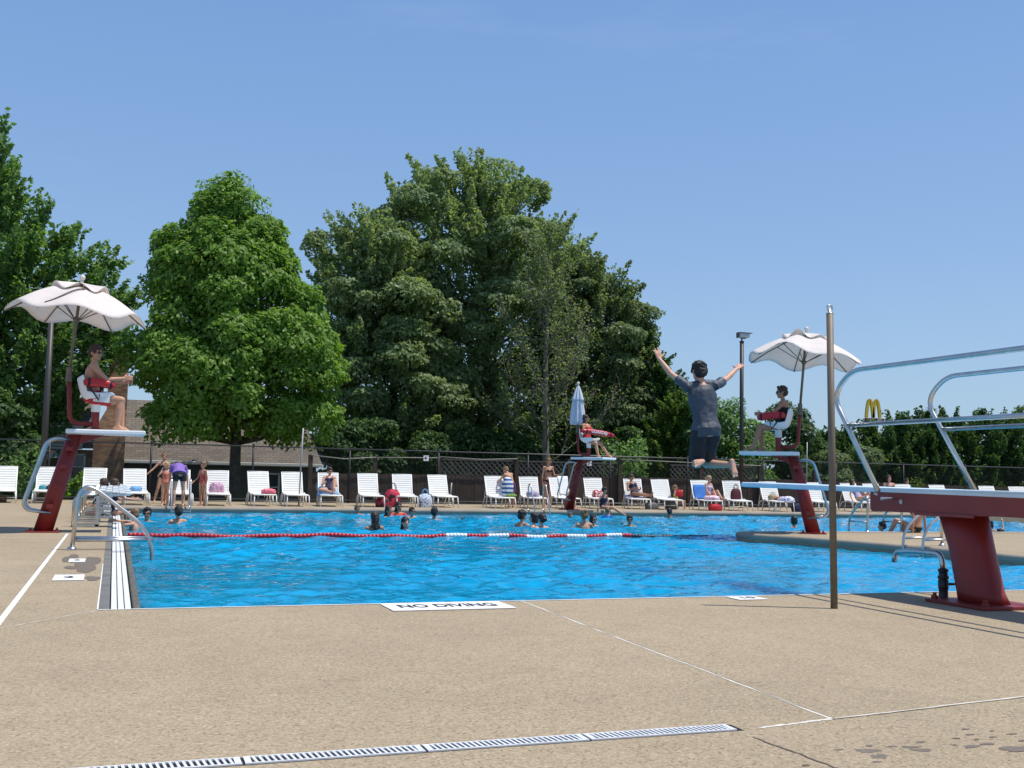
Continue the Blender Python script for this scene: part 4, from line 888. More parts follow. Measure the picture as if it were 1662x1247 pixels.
tree('leafy_bush','leafy bush beneath the right lifeguard platform',GB,[(655,1262,1285),(685,1240,1305),(715,1225,1330),(745,1220,1345),(800,1220,1345)],44.5,L_DARK,82,trunk_px=1280,lobes=28,nleaf=480,lsize=.15,lr=(.7,.55),up=.4,depth=.8,trunk_r=.1,limbs=16,cat='bush')
HG='hedge trees along the right-hand fence'
HD=[(1335,706,40,'low rounded hedge tree between the steel pole and the umbrella pole'),(1378,697,36,'hedge tree just right of the tall steel pole'),(1415,690,34,'hedge tree under the yellow arches sign'),(1456,676,36,'dense hedge tree right of the yellow arches sign'),(1500,670,36,'dense hedge tree between the two bent handrails'),(1545,668,36,'dense hedge tree behind the far handrail bend'),(1590,670,38,'dense hedge tree right of the far handrail foot'),(1638,668,40,'dense hedge tree near the right picture edge'),(1690,660,40,'last dense hedge tree, cut by the right picture edge')]
for i,(px,py,hw,lab) in enumerate(HD):
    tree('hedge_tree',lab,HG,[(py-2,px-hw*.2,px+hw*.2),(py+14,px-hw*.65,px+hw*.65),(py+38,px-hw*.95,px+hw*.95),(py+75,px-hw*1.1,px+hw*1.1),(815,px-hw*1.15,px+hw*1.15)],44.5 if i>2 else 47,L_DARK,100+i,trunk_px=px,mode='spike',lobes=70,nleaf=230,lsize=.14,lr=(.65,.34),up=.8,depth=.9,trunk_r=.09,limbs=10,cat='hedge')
for i,(px,py,hw,lab) in enumerate([(1395,728,40,'dull green bush in front of the hedge, left of the near handrail'),(1345,735,35,'dull green bush behind the steel pole, in front of the hedge')]):
    tree('leafy_bush',lab,HG,[(py,px-hw*.3,px+hw*.3),(py+18,px-hw*.8,px+hw*.8),(py+50,px-hw,px+hw),(815,px-hw,px+hw)],41.5,L_DULL,130+i,trunk_px=px,lobes=20,nleaf=420,lsize=.12,lr=(.5,.4),up=.4,depth=.8,trunk_r=.07,limbs=8,cat='bush')
for i,(x,y,zz,hh,m,lab) in enumerate([(125,806,38.2,.95,L_BRIGHT,'small green shrub at the brick house wall, right of the left stand post'),(35,800,39.5,1.7,L_LEFT,'dark leafy shrub below the flag at the left edge'),(1487,794,37.1,.75,L_LIME,'sunlit seedling plant growing against the dark fence, right of the boy'),(1020,778,38.6,1.9,L_LEFT,'leafy shrub behind the wooden fence right of the far lifeguard')]):
    b=AT(x,y,zz); t=thing('shrub',lab,'shrub',(b.x,zz,b.z-.25)); rn=np.random.default_rng(200+i)
    n=700 if hh>.8 else 130; q=rn.normal(0,1,(n,3)); q/=np.linalg.norm(q,axis=1)[:,None]; q*=rn.uniform(0,1,n)[:,None]**.4; P=np.array([b.x,zz,b.z-.25+hh*.5])+q*np.array([hh*.55,hh*.45,hh*.55])*(1+.3*np.sin(q[:,:1]*6)); D=q*.8+np.array([0,0,.2]); D/=np.linalg.norm(D,axis=1)[:,None]
    leaf_object('foliage',P,D,.16 if hh>.8 else .13,m,t,300+i)
    mb=MB(); mb.tube([(b.x,zz,b.z-.6),(b.x+.03,zz,b.z+hh*.4)],.025,6); mb.build('stem',M_BARK,t)

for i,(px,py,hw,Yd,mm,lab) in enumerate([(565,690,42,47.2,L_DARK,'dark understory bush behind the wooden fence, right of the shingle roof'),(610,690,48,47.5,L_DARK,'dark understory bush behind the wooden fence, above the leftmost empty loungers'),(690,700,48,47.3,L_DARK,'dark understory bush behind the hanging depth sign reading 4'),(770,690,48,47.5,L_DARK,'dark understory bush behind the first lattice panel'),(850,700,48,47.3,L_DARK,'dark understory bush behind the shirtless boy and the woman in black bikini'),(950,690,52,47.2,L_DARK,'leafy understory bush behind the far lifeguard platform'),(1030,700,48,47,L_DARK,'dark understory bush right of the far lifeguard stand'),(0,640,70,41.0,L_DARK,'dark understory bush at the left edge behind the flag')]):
    tree('understory_bush',lab,'bushes filling in under the trees',[(py,px-hw*.4,px+hw*.4),(py+18,px-hw*.9,px+hw*.9),(py+50,px-hw*1.1,px+hw*1.1),(825,px-hw*1.1,px+hw*1.1)],Yd,mm,160+i,trunk_px=px,lobes=18,nleaf=420,lsize=.17,lr=(.65,.55),up=.4,depth=.6,trunk_r=.08,limbs=10,cat='bush',maxdep=1.3)  # dark leaf colour also paints in the shade under the trees
# ================================================================== PEOPLE
def skin_mat(i):
    c=[(.60,.33,.22),(.50,.26,.16),(.40,.195,.115),(.66,.40,.29)][i]
    return mat('skin_%s'%['fair','warm','tanned','pale'][i],c,.5,var=.06,vscale=14,spec=.4)
HAIRC={'brown':(.045,.022,.012),'dark':(.012,.009,.008),'blonde':(.42,.29,.14),'light':(.20,.115,.05),'red':(.14,.05,.02)}
def hair_mat(k): return mat('hair_'+k,HAIRC[k],.55,var=.4,vscale=55,bump=.35,bscale=70)
def cloth(n,c,v=.10): return mat('cloth_'+n,c,.8,var=v,vscale=22,bump=.2,bscale=30)
M_LENS=mat('dark_lens',(.008,.008,.01),.15,spec=.7); M_LIP=mat('lip',(.33,.12,.10),.5); M_EYE=mat('eye_dark',(.02,.015,.012),.3)
POSES={
 'stand':dict(),
 'sit':dict(thR=(.10,1,-.02),thL=(-.10,1,-.02),shR=(.03,.12,-1),shL=(-.03,.12,-1),sp=(0,-.12,1),uaR=(.12,.35,-1),uaL=(-.12,.35,-1),faR=(-.1,1,.05),faL=(.1,1,.05)),
 'swim':dict(legs=False,uaR=(.7,.35,-.6),uaL=(-.7,.35,-.6),faR=(.2,.9,-.25),faL=(-.2,.9,-.25)),
 'lounge':dict(sp=(0,-.62,.85),ch=(0,-.5,.9),thR=(.08,1,.32),thL=(-.08,1,.20),shR=(.02,.72,-.68),shL=(0,1,-.16),ftR=(0,.9,.3),ftL=(0,.4,.9),uaR=(.2,.35,-.8),uaL=(-.2,.35,-.8),faR=(-.35,.8,.35),faL=(.35,.8,.35)),
}
DEF=dict(legs=True,sp=(0,0,1),nk=(0,.12,1),thR=(.04,0,-1),thL=(-.04,0,-1),shR=(0,-.05,-1),shL=(0,-.05,-1),ftR=(.15,1,-.22),ftL=(-.15,1,-.22),uaR=(.16,0,-1),uaL=(-.16,0,-1),faR=(.04,.16,-1),faL=(-.04,.16,-1),hip=(1,0,0),shx=None,spread=.0)
TEX_H=bpy.data.textures.new('tousle','CLOUDS'); TEX_H.noise_scale=.035; TEX_H.noise_depth=2
TEX_C=bpy.data.textures.new('folds','CLOUDS'); TEX_C.noise_scale=.15; TEX_C.noise_depth=2
def person(label,anchor,pt,yaw,h=1.68,pose='stand',pz=None,skin=0,fem=True,hair=('short','brown'),wear=(),look=(0,0),vox=.011,face=True,shades=None,group=None,fat=1.0,cat='person'):
    P=dict(DEF); P.update(POSES.get(pose,{})); P.update(pz or {}); s=h/1.75
    kid=max(0,min(1,(1.5-h)/.6)); RZ=Matrix.Rotation(math.radians(yaw),3,'Z')
    n=lambda v:(RZ@Vector(v)).normalized()
    sp=n(P['sp']); ch=n(P.get('ch',P['sp'])); nk=(n(P['nk'])+ch*1.2).normalized() if 'nka' not in P else n(P['nka'])
    hx=n(P['hip']); shx=n(P['shx'] or P['hip']); hx0=hx
    J={}; pel=Vector((0,0,0)); J['pel']=pel
    T=.50*s*P.get('tl',1)
    def cen(t):  # t in metres at 1.75 m
        u=max(0,min(1,t/.5)); a=sp*(t if t<0 else .5*u*(1-u*.5)+0)+ch*(0 if t<0 else .5*u*u*.5); return pel+a*s*(P.get('tl',1) if t>0 else 1)
    def frame(t):
        u=max(0,min(1,t/.5)); up=(sp*(1-u)+ch*u).normalized(); r=(hx*(1-u)+shx*u); r=(r-up*r.dot(up)).normalized(); return up,r,up.cross(r)
    fw=.87 if fem else 1.0
    prof=[(-.10,.085,.085),(-.055,.150 if fem else .145,.108),(0,.172 if fem else .160,.118),(.06,.160 if fem else .155,.110),(.15,.126 if fem else .145,.092),(.24,.132 if fem else .155,.100),(.33,.148 if fem else .172,.112),(.40,.150 if fem else .178,.106),(.455,.115,.082),(.50,.062,.06)]
    pt_=np.array(prof)
    def sec(t,inf=0.0):
        w_=np.interp(t,pt_[:,0],pt_[:,1])*fat; d_=np.interp(t,pt_[:,0],pt_[:,2])*fat; up,r,f=frame(t); hs=(1-.10*kid)
        return (cen(t),r*(w_*s*hs+inf),f*(d_*s*hs+inf))
    # joints
    upc,rc,fc=frame(.46)
    J['nb']=cen(.50); J['nt']=J['nb']+nk*P.get('nkl',.062)*s; hs=s*(1.07+.28*kid)
    J['hd']=J['nt']+nk*.105*hs
    for sd,k in(('R',1),('L',-1)):
        J['hip'+sd]=pel+hx*k*.088*s+sp*-.02*s; J['kn'+sd]=J['hip'+sd]+n(P['th'+sd])*.43*s; J['an'+sd]=J['kn'+sd]+n(P['sh'+sd])*.41*s
        sw=.172 if fem else .192
        rise=max(0,n(P['ua'+sd]).z)*.05
        J['so'+sd]=cen(.445)+rc*k*sw*s*fat**.5+upc*rise*s; J['el'+sd]=J['so'+sd]+n(P['ua'+sd])*.285*s; J['wr'+sd]=J['el'+sd]+n(P['fa'+sd])*.245*s
    hdir=(n(P['nk'])) 
    Rl=Matrix.Rotation(math.radians(look[0]),3,'Z'); f0=(RZ@Rl)@V(0,1,0); f0=(f0*math.cos(math.radians(look[1]))+V(0,0,1)*math.sin(math.radians(look[1])))
    hu=(nk*.5+V(0,0,1)*.8) if 'hup' not in P else n(P['hup']); hu=(hu-f0*hu.dot(f0)).normalized(); hf=f0; hr=hf.cross(hu)
    # anchor
    if anchor=='head': off=Vector(pt)-J['hd']
    elif anchor=='pelvis': off=Vector(pt)-pel
    else:
        lo=min((J['an'+q].z-.075*s) for q in'RL'); c=(J['anR']+J['anL'])/2; off=Vector(pt)-V(c.x,c.y,lo)
        if P.get('onehip'): pass
    for k in list(J): J[k]=J[k]+off
    pel=J['pel']
    mb=MB()
    # torso and neck
    mb.loft([sec(t) for t in np.linspace(-.10,.50,14)],18)
    mb.cap(J['nb']-nk*.03*s,J['nt']+nk*.03*s,.056*s*(.85 if fem else 1),.05*s*(.85 if fem else 1))
    for k,sd in((1,'R'),(-1,'L')):
        mb.cap(J['nb']-upc*.015*s,J['so'+sd]+upc*.005*s,.045*s,.052*s)
        if fem and kid<.3:
            c,r,f=sec(.335); mb.ell(c+off*0+r*.50*k+f*.80,(r.normalized()*.068*s,f.normalized()*.06*s,upc*.066*s)) if False else mb.ell(c+r*.48*k+f*.78,(r.normalized()*.066*s,f.normalized()*.055*s,upc*.064*s))
        a,b,c=J['so'+sd],J['el'+sd],J['wr'+sd]; q=(.86 if fem else 1)*fat**.5
        mb.cap(a,a.lerp(b,.35),.052*s*q,.047*s*q); mb.cap(a.lerp(b,.35),b,.047*s*q,.036*s*q); m_=b.lerp(c,.3); mb.cap(b,m_,.036*s*q,.038*s*q); mb.cap(m_,c,.038*s*q,.025*s*q)
        # hand
        d=n(P['ha'+sd]) if ('ha'+sd) in P else (c-b).normalized()
        pn=n(P['pn'+sd]) if ('pn'+sd) in P else n((-k,.0,0.0)); pn=(pn-d*pn.dot(d)); pn=pn.normalized() if pn.length>.1 else d.orthogonal().normalized()
        sd_=d.cross(pn)*(k)  # towards thumb side
        curl=P.get('curl',.35); spread=P['spread']; H_=s*1.0
        for j,(o_,ln) in enumerate(((.030,.070),(.010,.080),(-.011,.075),(-.030,.058))):
            kb=c+d*.085*H_+sd_*o_*H_; mb.cap(c+d*.012*H_+sd_*o_*.55*H_,kb,.0155*H_,.0125*H_)
            dd=(d+sd_*o_*(3+spread*14)).normalized(); k1=kb+(dd+pn*curl*.4).normalized()*ln*.5*H_; k2=k1+(dd+pn*curl*1.2).normalized()*ln*.5*H_
            mb.cap(kb,k1,.0105*H_,.0095*H_,8); mb.cap(k1,k2,.0095*H_,.0075*H_,8)
        tb=c+d*.03*H_+sd_*.028*H_; t1=tb+(d*.55+sd_*(.75+spread)+pn*.25).normalized()*.042*H_; t2=t1+(d*.85+sd_*(.35+spread)+pn*.2).normalized()*.034*H_
        mb.cap(c+d*.012*H_,tb,.018*H_,.015*H_,8); mb.cap(tb,t1,.015*H_,.0115*H_,8); mb.cap(t1,t2,.0115*H_,.009*H_,8)
        if P['legs']:
            a,b,c=J['hip'+sd],J['kn'+sd],J['an'+sd]; lq=fat**.5
            mb.cap(a,a.lerp(b,.4),.088*s*lq,.076*s*lq); mb.cap(a.lerp(b,.4),b,.076*s*lq,.054*s*lq)
            u=(c-b).normalized(); back=-n((0,1,0)); back=(back-u*back.dot(u))
            m_=b.lerp(c,.32)+(back.normalized()*.012*s if back.length>.05 else V(0,0,0)); mb.cap(b,m_,.050*s,.056*s*lq); mb.cap(m_,c,.056*s*lq,.036*s)
            fd=n(P['ft'+sd]); fu=-(c-b).normalized(); fu=(fu-fd*fu.dot(fd)); fu=fu.normalized() if fu.length>.1 else V(0,0,1); fr=fd.cross(fu)
            he=c-fu*.045*s-fd*.035*s; ba=c-fu*.050*s+fd*.115*s
            mb.cap(c,he,.036*s,.032*s); mb.cap(c,ba,.036*s,.024*s); mb.cap(he,ba,.030*s,.024*s)
            for o_ in(-.026,.026): mb.cap(he+fr*o_*.3*s,ba+fr*o_*s,.024*s,.021*s)
            for j,o_ in enumerate((-.036,-.017,0,.017,.036)):
                big=(o_*k<-.03); mb.cap(ba+fr*o_*.9*s,ba+fr*o_*s+fd*(.048+(.008 if big else -.004*abs(j-2)*.5))*s,.0145*s,(.013 if big else .009)*s,8)
            J['toe'+sd]=ba+fd*.05*s
    # head
    hd=J['hd']; e=lambda c,a,b,c2,seg=16: mb.ell(hd+hr*c[0]*hs+hf*c[1]*hs+hu*c[2]*hs,(hr*a*hs,hf*b*hs,hu*c2*hs),seg,11)
    e((0,-.012,.025),.075,.094,.092); e((0,.018,-.03),.060,.072,.078); e((0,.052,-.082),.032,.034,.026); 
    e((0,.092,-.012),.013,.020,.026); e((0,.102,-.024),.015,.013,.011)
    e((.030,.078,.022),.022,.014,.010); e((-.030,.078,.022),.022,.014,.010)
    for k in(1,-1): e((k*.076,-.008,-.008),.010,.020,.030)
    t=thing('person',label,cat,V(pel.x,pel.y,min(pel.z,min(J['anR'].z,J['anL'].z)-.07*s) if P['legs'] else WZ),group)
    bo=mb.build('body',skin_mat(skin),t)
    md=bo.modifiers.new('skin','REMESH'); md.mode='VOXEL'; md.voxel_size=vox; md.use_smooth_shade=True
    md=bo.modifiers.new('smooth','SMOOTH'); md.factor=.5; md.iterations=3 if vox>.008 else 4
    def soft(m2,name,m,vx=None,it=3,parent=t):
        o=m2.build(name,m,parent); md=o.modifiers.new('v','REMESH'); md.mode='VOXEL'; md.voxel_size=vx or vox; md.use_smooth_shade=True; md=o.modifiers.new('s','SMOOTH'); md.factor=.5; md.iterations=it; return o
    hp=lambda x,y,z: hd+hr*x*hs+hf*y*hs+hu*z*hs
    if face:
        if shades is None:
            for k in(1,-1):
                m2=MB(); m2.ell(hp(k*.031,.083,.004),(hr*.013*hs,hf*.006*hs,hu*.0065*hs),10,6); m2.build('eye',M_EYE,t,True)
        m2=MB(); m2.ell(hp(0,.087,-.055),(hr*.022*hs,hf*.007*hs,hu*.0065*hs),10,6); m2.build('mouth',M_LIP,t,True)
        for k in(1,-1):
            m2=MB(); m2.cap(hp(k*.045,.080,.030),hp(k*.018,.090,.030),.004*hs,.005*hs,6); m2.build('eyebrow',hair_mat(hair[1]),t,True)
    if shades:
        m2=MB()
        for k in(1,-1): m2.ell(hp(k*.033,.090,.006),(hr*.029*hs,hf*.010*hs,hu*.020*hs),12,8); m2.tube([hp(k*.058,.080,.012),hp(k*.076,.045,.014),hp(k*.080,-.01,.006)],.004*hs,6)
        m2.tube([hp(-.02,.098,.014),hp(.02,.098,.014)],.005*hs,6); m2.build(shades,M_LENS,t,True)
    # hair
    hm=hair_mat(hair[1]); st=hair[0]
    if st!='none':
        m2=MB(); E=lambda c,a,b,c2: m2.ell(hp(*c),(hr*a*hs,hf*b*hs,hu*c2*hs),16,11)
        E((0,-.020,.048),.088,.098,.090); E((0,-.048,.0),.084,.074,.080)
        if st in('short','cap'):
            for k in(-1,1): E((k*.068,.005,.025),.016,.05,.04)
            E((0,.03,.10),.06,.055,.025)
        if st=='bun': E((0,-.075,.105),.042,.042,.04)
        if st=='topbun': E((0,-.03,.155),.042,.042,.038)
        if st=='lowbun': E((0,-.125,.0),.045,.04,.045)
        if st=='bob':
            for k in(-1,1): E((k*.066,-.01,-.03),.026,.05,.085)
            E((0,-.07,-.05),.07,.04,.07)
        if st=='pony': m2.cap(hp(0,-.10,.05),hp(0,-.14,-.10),.03*hs,.018*hs)
        if st in('long','wet'):
            for k in(-1,1): m2.cap(hp(k*.06,-.045,.03),hp(k*.062,-.055,-.15),.030*hs,.026*hs); 
            m2.cap(hp(0,-.07,.0),hp(0,-.085,-.20),.062*hs,.045*hs)
            for k in range(-3,4): m2.cap(hp(k*.022,-.085,-.12),hp(k*.034,-.105,-.27-.02*(k%2)),.02*hs,.007*hs,7)
        ho=soft(m2,'hair',hm,min(vox,.010),2); dm=ho.modifiers.new('tousle','DISPLACE'); dm.texture=TEX_H; dm.strength=.035*hs; dm.mid_level=.5; dm.texture_coords='GLOBAL'
    gm=dict(onepiece='swimsuit',bikini='swimsuit',trunks='swim_trunks',shorts='shorts',tee='shirt',wrap='cover_up',towel='towel')
    def band(t0,t1,inf,k=8): return [sec(t,inf*s) for t in np.linspace(t0,t1,k)]
    # sec uses pre-anchor pelvis via closure on pel
    for kind,m in wear:
        m2=MB()
        if kind=='onepiece':
            m2.loft(band(-.085,.36,.009,12),20)
            for k in(1,-1):
                c,r,f=sec(.335)
                if fem and kid<.3: m2.ell(c+r*.48*k+f*.78,(r.normalized()*.075*s,f.normalized()*.064*s,upc*.070*s))
                c2=cen2(.47) if False else cen(.47); 
                m2.cap(sec(.34)[0]+r*.55*k+f*.9,c2+r.normalized()*k*.085*s+f.normalized()*.03*s+upc*.018*s,.020*s,.018*s); m2.cap(c2+r.normalized()*k*.085*s+f.normalized()*.03*s+upc*.018*s,sec(.30)[0]+r*.45*k-f*.98,.018*s,.018*s)
            soft(m2,'swimsuit',m)
        elif kind=='bikini':
            m2.loft(band(-.085,.025,.009,6),20); soft(m2,'swimsuit_bottom',m)
            m2=MB(); m2.loft(band(.285,.315,.006,3),20)
            for k in(1,-1):
                c,r,f=sec(.335); m2.ell(c+r*.48*k+f*.80,(r.normalized()*.064*s,f.normalized()*.062*s,upc*.060*s)); m2.cap(c+r*.48*k+f*1.2+upc*.03*s,cen(.495)+r.normalized()*k*.05*s,.011*s,.011*s,8)
                m2.cap(cen(.495)+r.normalized()*k*.05*s,sec(.30)[0]+r*.35*k-f*1.0,.010*s,.010*s,8)
            soft(m2,'swimsuit_top',m)
        elif kind in('trunks','shorts'):
            fr_=P.get('trl',.62) if kind=='trunks' else .42; gi=.020 if kind=='trunks' else .010
            m2.loft(band(-.09,.055,gi,6),20)
            for sd in'RL':
                a,b=J['hip'+sd],J['kn'+sd]; m2.cap(a,a.lerp(b,fr_*.5),(.09+gi)*s,(.084+gi)*s,14); d=(b-a).normalized(); m2.tube([a.lerp(b,.1),a.lerp(b,fr_*.6),a.lerp(b,fr_)],.08,16,rs=[(.092+gi)*s,(.083+gi)*s,(.080+gi*1.4)*s])
            o_=soft(m2,gm[kind],m); dm=o_.modifiers.new('folds','DISPLACE'); dm.texture=TEX_C; dm.strength=.03*s; dm.mid_level=.5; dm.texture_coords='GLOBAL'
        elif kind=='tee':
            lo=P.get('hem',-.02)
            m2.loft([ (c,r*(1+(.10 if i<3 else 0)),f*(1+(.12 if i<3 else 0))) for i,(c,r,f) in enumerate([(c_,r_.normalized()*max(r_.length,(.166 if not fem else .15)*s*fat if q_<8 else 0),f_) for q_,(c_,r_,f_) in enumerate(band(lo,.475,.022,12))])],22)
            for sd in'RL':
                a,b=J['so'+sd],J['el'+sd]; m2.cap(cen(.45),a,.055*s,.064*s,12); m2.cap(cen(.49)+rc*(.045*s if sd=='R' else -.045*s),a+upc*.008*s,.058*s,.062*s,12); m2.tube([a.lerp(b,-.15),a.lerp(b,.25),a.lerp(b,.60)],.06,14,rs=[.062*s,.063*s,.060*s])
            o_=soft(m2,'shirt',m); dm=o_.modifiers.new('folds','DISPLACE'); dm.texture=TEX_C; dm.strength=.035*s; dm.mid_level=.5; dm.texture_coords='GLOBAL'
        elif kind=='wrap':
            m2.loft(band(-.09,.47,.016,12),20)
            for sd in'RL': a,b=J['so'+sd],J['el'+sd]; m2.cap(cen(.45),a,.05*s,.06*s,12); m2.cap(a,a.lerp(b,.8),.058*s,.052*s,12)
            soft(m2,'cover_up',m)
    return t,J,hp
# ================================================================== LOUNGERS
def lounger_proto():
    t=thing('sun_lounger','-','sun lounger',(0,0,0),'white sun loungers along the far deck')
    w=.60
    def slats(L,n,th=.022):
        mb=MB(); st=L/n
        for i in range(n): mb.box((0,st*(i+.5),0),(w,st-.011,th),bev=.006)
        return mb
    sm=slats(1.22,15); sm.xf(Matrix.Translation((0,.03,.345))@Matrix.Rotation(math.radians(1.0),4,'X')); sm.build('seat',M_WHITE,t,local=True)
    bt=Matrix.Translation((0,1.27,.37))@Matrix.Rotation(math.radians(62),4,'X')
    bm_=slats(.70,9); bm_.xf(bt); bm_.build('backrest',M_WHITE,t,local=True)
    fr=MB()
    for x in(-.305,.305):
        fr.tube(round_path([(x,.02,.33),(x,.55,.345),(x,.80,.335),(x,1.25,.36),(x,1.62,1.01)],.12,5),.019,8)
        fr.tube(round_path([(x*1.02,.62,.10),(x*1.03,.75,.33),(x*1.03,1.0,.40),(x*1.02,1.55,.30),(x*1.02,1.72,.02)],.2,6),.017,8)
    for y,z in((.03,.33),(1.25,.35),(1.61,1.0)): fr.tube([(-.305,y,z),(.305,y,z)],.019,8)
    fr.tube([(-.30,.70,.13),(.30,.70,.13)],.015,6)
    fr.tube([(-.26,1.50,.80),(-.26,1.78,.22)],.012,6); fr.tube([(.26,1.50,.80),(.26,1.78,.22)],.012,6)
    fr.build('frame',M_WHITE,t,True,local=True)
    for x in(-.315,.315):
        for y0,y1 in((.05,-.02),(.62,.60),(1.18,1.24)):
            mb=MB(); mb.tube([(x,y0,.335),(x*1.06,y1,.0)],.017,8); mb.build('leg',M_WHITE,t,True,local=True)
    return t
def dup_tree(o,parent=None):
    c=o.copy(); COL.objects.link(c)
    if parent: c.parent=parent
    for ch in list(o.children): dup_tree(ch,c)
    return c
# px of the backrest top centre, depth of the front legs, turn in degrees, label
LG=[(9,33.2,0,'white lounger cut by the left picture edge, with dark bags beneath it'),
(79,33.1,0,'white lounger half hidden by the left red stand post, teal and maroon cloth on it'),
(155,32.6,0,'white lounger behind the two women at the starting blocks, under the brick chimney'),
(219,32.3,0,'white lounger holding a small blue towel, left of the standing girls'),
(291,32.3,0,'white lounger mostly hidden behind the bending woman in purple'),
(354,32.3,0,'white lounger with a pink patterned bag, right of the girl in red'),
(419,32.5,0,'white lounger with a coral pink towel at its foot end'),
(474,32.5,0,'empty white lounger beside the thin steel pole and the dark garage window'),
(533,32.6,2,'white lounger with a blue towel and a woman hugging her knees'),
(597,32.6,6,'empty white lounger, leftmost of the three before the brown fence, red backpack by its foot'),
(653,32.7,6,'empty white lounger, middle one of the three before the brown fence'),
(710,32.9,6,'empty white lounger, rightmost of the three before the brown fence'),
(802,32.5,5,'white lounger with a blue and white striped towel beside the shirtless boy'),
(858,32.6,7,'white lounger right of the shirtless boy, dark cloth on its seat'),
(906,32.7,8,'white lounger behind the far lifeguard stand, draped with a white towel'),
(962,32.9,10,'white lounger with a red and white bag, right of the far lifeguard stand'),
(1026,33.0,12,'white lounger with a tanned woman looking at her phone'),
(1071,32.6,12,'empty white lounger beside the child with the red float'),
(1135,32.3,11,'white lounger with a bright blue towel and a girl sitting up'),
(1186,32.2,13,'white lounger with a maroon bag leaning on its backrest'),
(1246,32.0,13,'white lounger with a straw bag and lilac blanket, under the diving board tip'),
(1316,31.9,13,'empty white lounger behind the right-hand stand ladder'),
(1377,32.1,13,'white lounger with a person in a floral swimsuit lying on it'),
(1413,32.3,13,'empty white lounger just left of the red beam end'),
(1462,32.5,14,'white lounger below the red beam, near the seated woman in black'),
(1520,32.6,14,'white lounger mostly hidden behind the red beam and the black bikini bather'),
(1600,32.6,14,'white lounger behind the red pedestal'),
(1648,32.5,14,'white lounger whose legs show below the red beam at the right edge')]
proto=lounger_proto(); LGP=[]
for i,(px,yf,rz,lab) in enumerate(LG):
    o=proto if i==0 else dup_tree(proto)
    rz+=((i*37)%11-5)*.7; a=AT(px,765,yf+1.55); r=math.radians(-rz)
    ox=a.x-(-math.sin(r)*1.6); oy=yf
    o.location=(ox,oy,0.004); o.rotation_euler=(0,0,r); o['label']=lab
    LGP.append((Matrix.Translation((ox,oy,0.004))@Matrix.Rotation(r,4,'Z')))
# ---- soft goods
def lump(name,label,cat,c,d,m,seed,nz=.22,flat=True,group=None,rot=0,handle=None,parts=None,sc=2.4):
    c=Vector(c); t=thing(name,label,cat,c,group)
    bm=bmesh.new(); bmesh.ops.create_icosphere(bm,subdivisions=4,radius=1.0)
    o_=V(seed*3.1,seed*1.7,seed)
    for v in bm.verts:
        p=v.co.copy(); q=p*(1+nz*mnoise.noise(p*sc+o_)+nz*.5*mnoise.noise(p*sc*2.5+o_)); 
        e=V(math.copysign(abs(q.x)**.75,q.x),math.copysign(abs(q.y)**.75,q.y),math.copysign(abs(q.z)**.8,q.z)); v.co=V(e.x*d[0]/2,e.y*d[1]/2,max(e.z,-.55)*d[2]/1.55+d[2]*.355)
    me=bpy.data.meshes.new('body'); bm.to_mesh(me); bm.free(); me.materials.append(m); me.polygons.foreach_set('use_smooth',[True]*len(me.polygons))
    nm='cloth' if name=='towel' else 'bag_body'
    if handle: o=bpy.data.objects.new(nm,me); COL.objects.link(o); o.parent=t; o.rotation_euler=(0,0,rot); ORG[o.name]=c
    else:
        bpy.data.objects.remove(t); o=bpy.data.objects.new(name,me); COL.objects.link(o); o.location=c; o.rotation_euler=(0,0,rot); tag(o,label,cat,group); t=o
    if handle:
        R_=Matrix.Rotation(rot,3,'Z')
        for sx in(-1,1):
            mb=MB(); mb.tube([c+R_@V(x*d[0]*.22,sx*d[1]*.2,d[2]*.85+.5*d[2]*math.sqrt(max(0,1-x*x))*1.0) for x in(-1,-.8,-.4,0,.4,.8,1)],.010,6); mb.build('handle',handle,t,True)
    return t
def drape(name,label,cat,M4,pts,wd,m,seed=0,group=None,thick=.012):
    """cloth laid over a lounger along pts (y,z) in lounger space"""
    pts=[Vector((0,y,z)) for y,z in pts]; vs=[];fs=[];nu=12; fine=[]
    for i in range(len(pts)-1):
        for k in range(5): fine.append(pts[i].lerp(pts[i+1],k/5))
    fine.append(pts[-1]); r=random.Random(seed)
    for i,p in enumerate(fine):
        for k in range(nu+1):
            u=-1+2*k/nu; q=V(wd[0]+u*wd[1]*(1+.05*math.sin(i*.9+seed)),p.y+.012*math.sin(u*5+i),p.z+.02+.016*mnoise.noise(V(u*3,i*.5,seed))-(.10 if abs(u)>.93 and wd[1]>.3 else 0)); vs.append(M4@q)
    for i in range(len(fine)-1):
        for k in range(nu): a=i*(nu+1)+k; fs.append((a,a+1,a+nu+2,a+nu+1))
    c=M4@V(wd[0],pts[0].y,pts[0].z); mb=MB(); mb.add([v-c for v in vs],fs); o=mb.build(name,m,None,True); o.location=c; tag(o,label,cat,group)
    md=o.modifiers.new('thick','SOLIDIFY'); md.thickness=thick; return o
GT='towels and cloths on the loungers'; GBG='bags by the loungers'
C_BLUE=cloth('blue',(.03,.16,.50)); C_LB=cloth('light_blue',(.16,.36,.60)); C_PINK=cloth('pink',(.70,.16,.20)); C_MAR=cloth('maroon',(.085,.015,.022)); C_WHT=cloth('white',(.72,.72,.70)); C_TEAL=cloth('teal',(.05,.30,.34)); C_LIL=cloth('lilac',(.52,.48,.66)); C_BLK=cloth('black',(.012,.012,.016)); C_RED=cloth('red',(.50,.02,.03)); C_STRAW=cloth('straw',(.38,.30,.18)); C_GREY=cloth('grey',(.13,.13,.13)); C_GRN=cloth('green',(.16,.28,.05)); C_NAVY=cloth('navy',(.015,.02,.06))
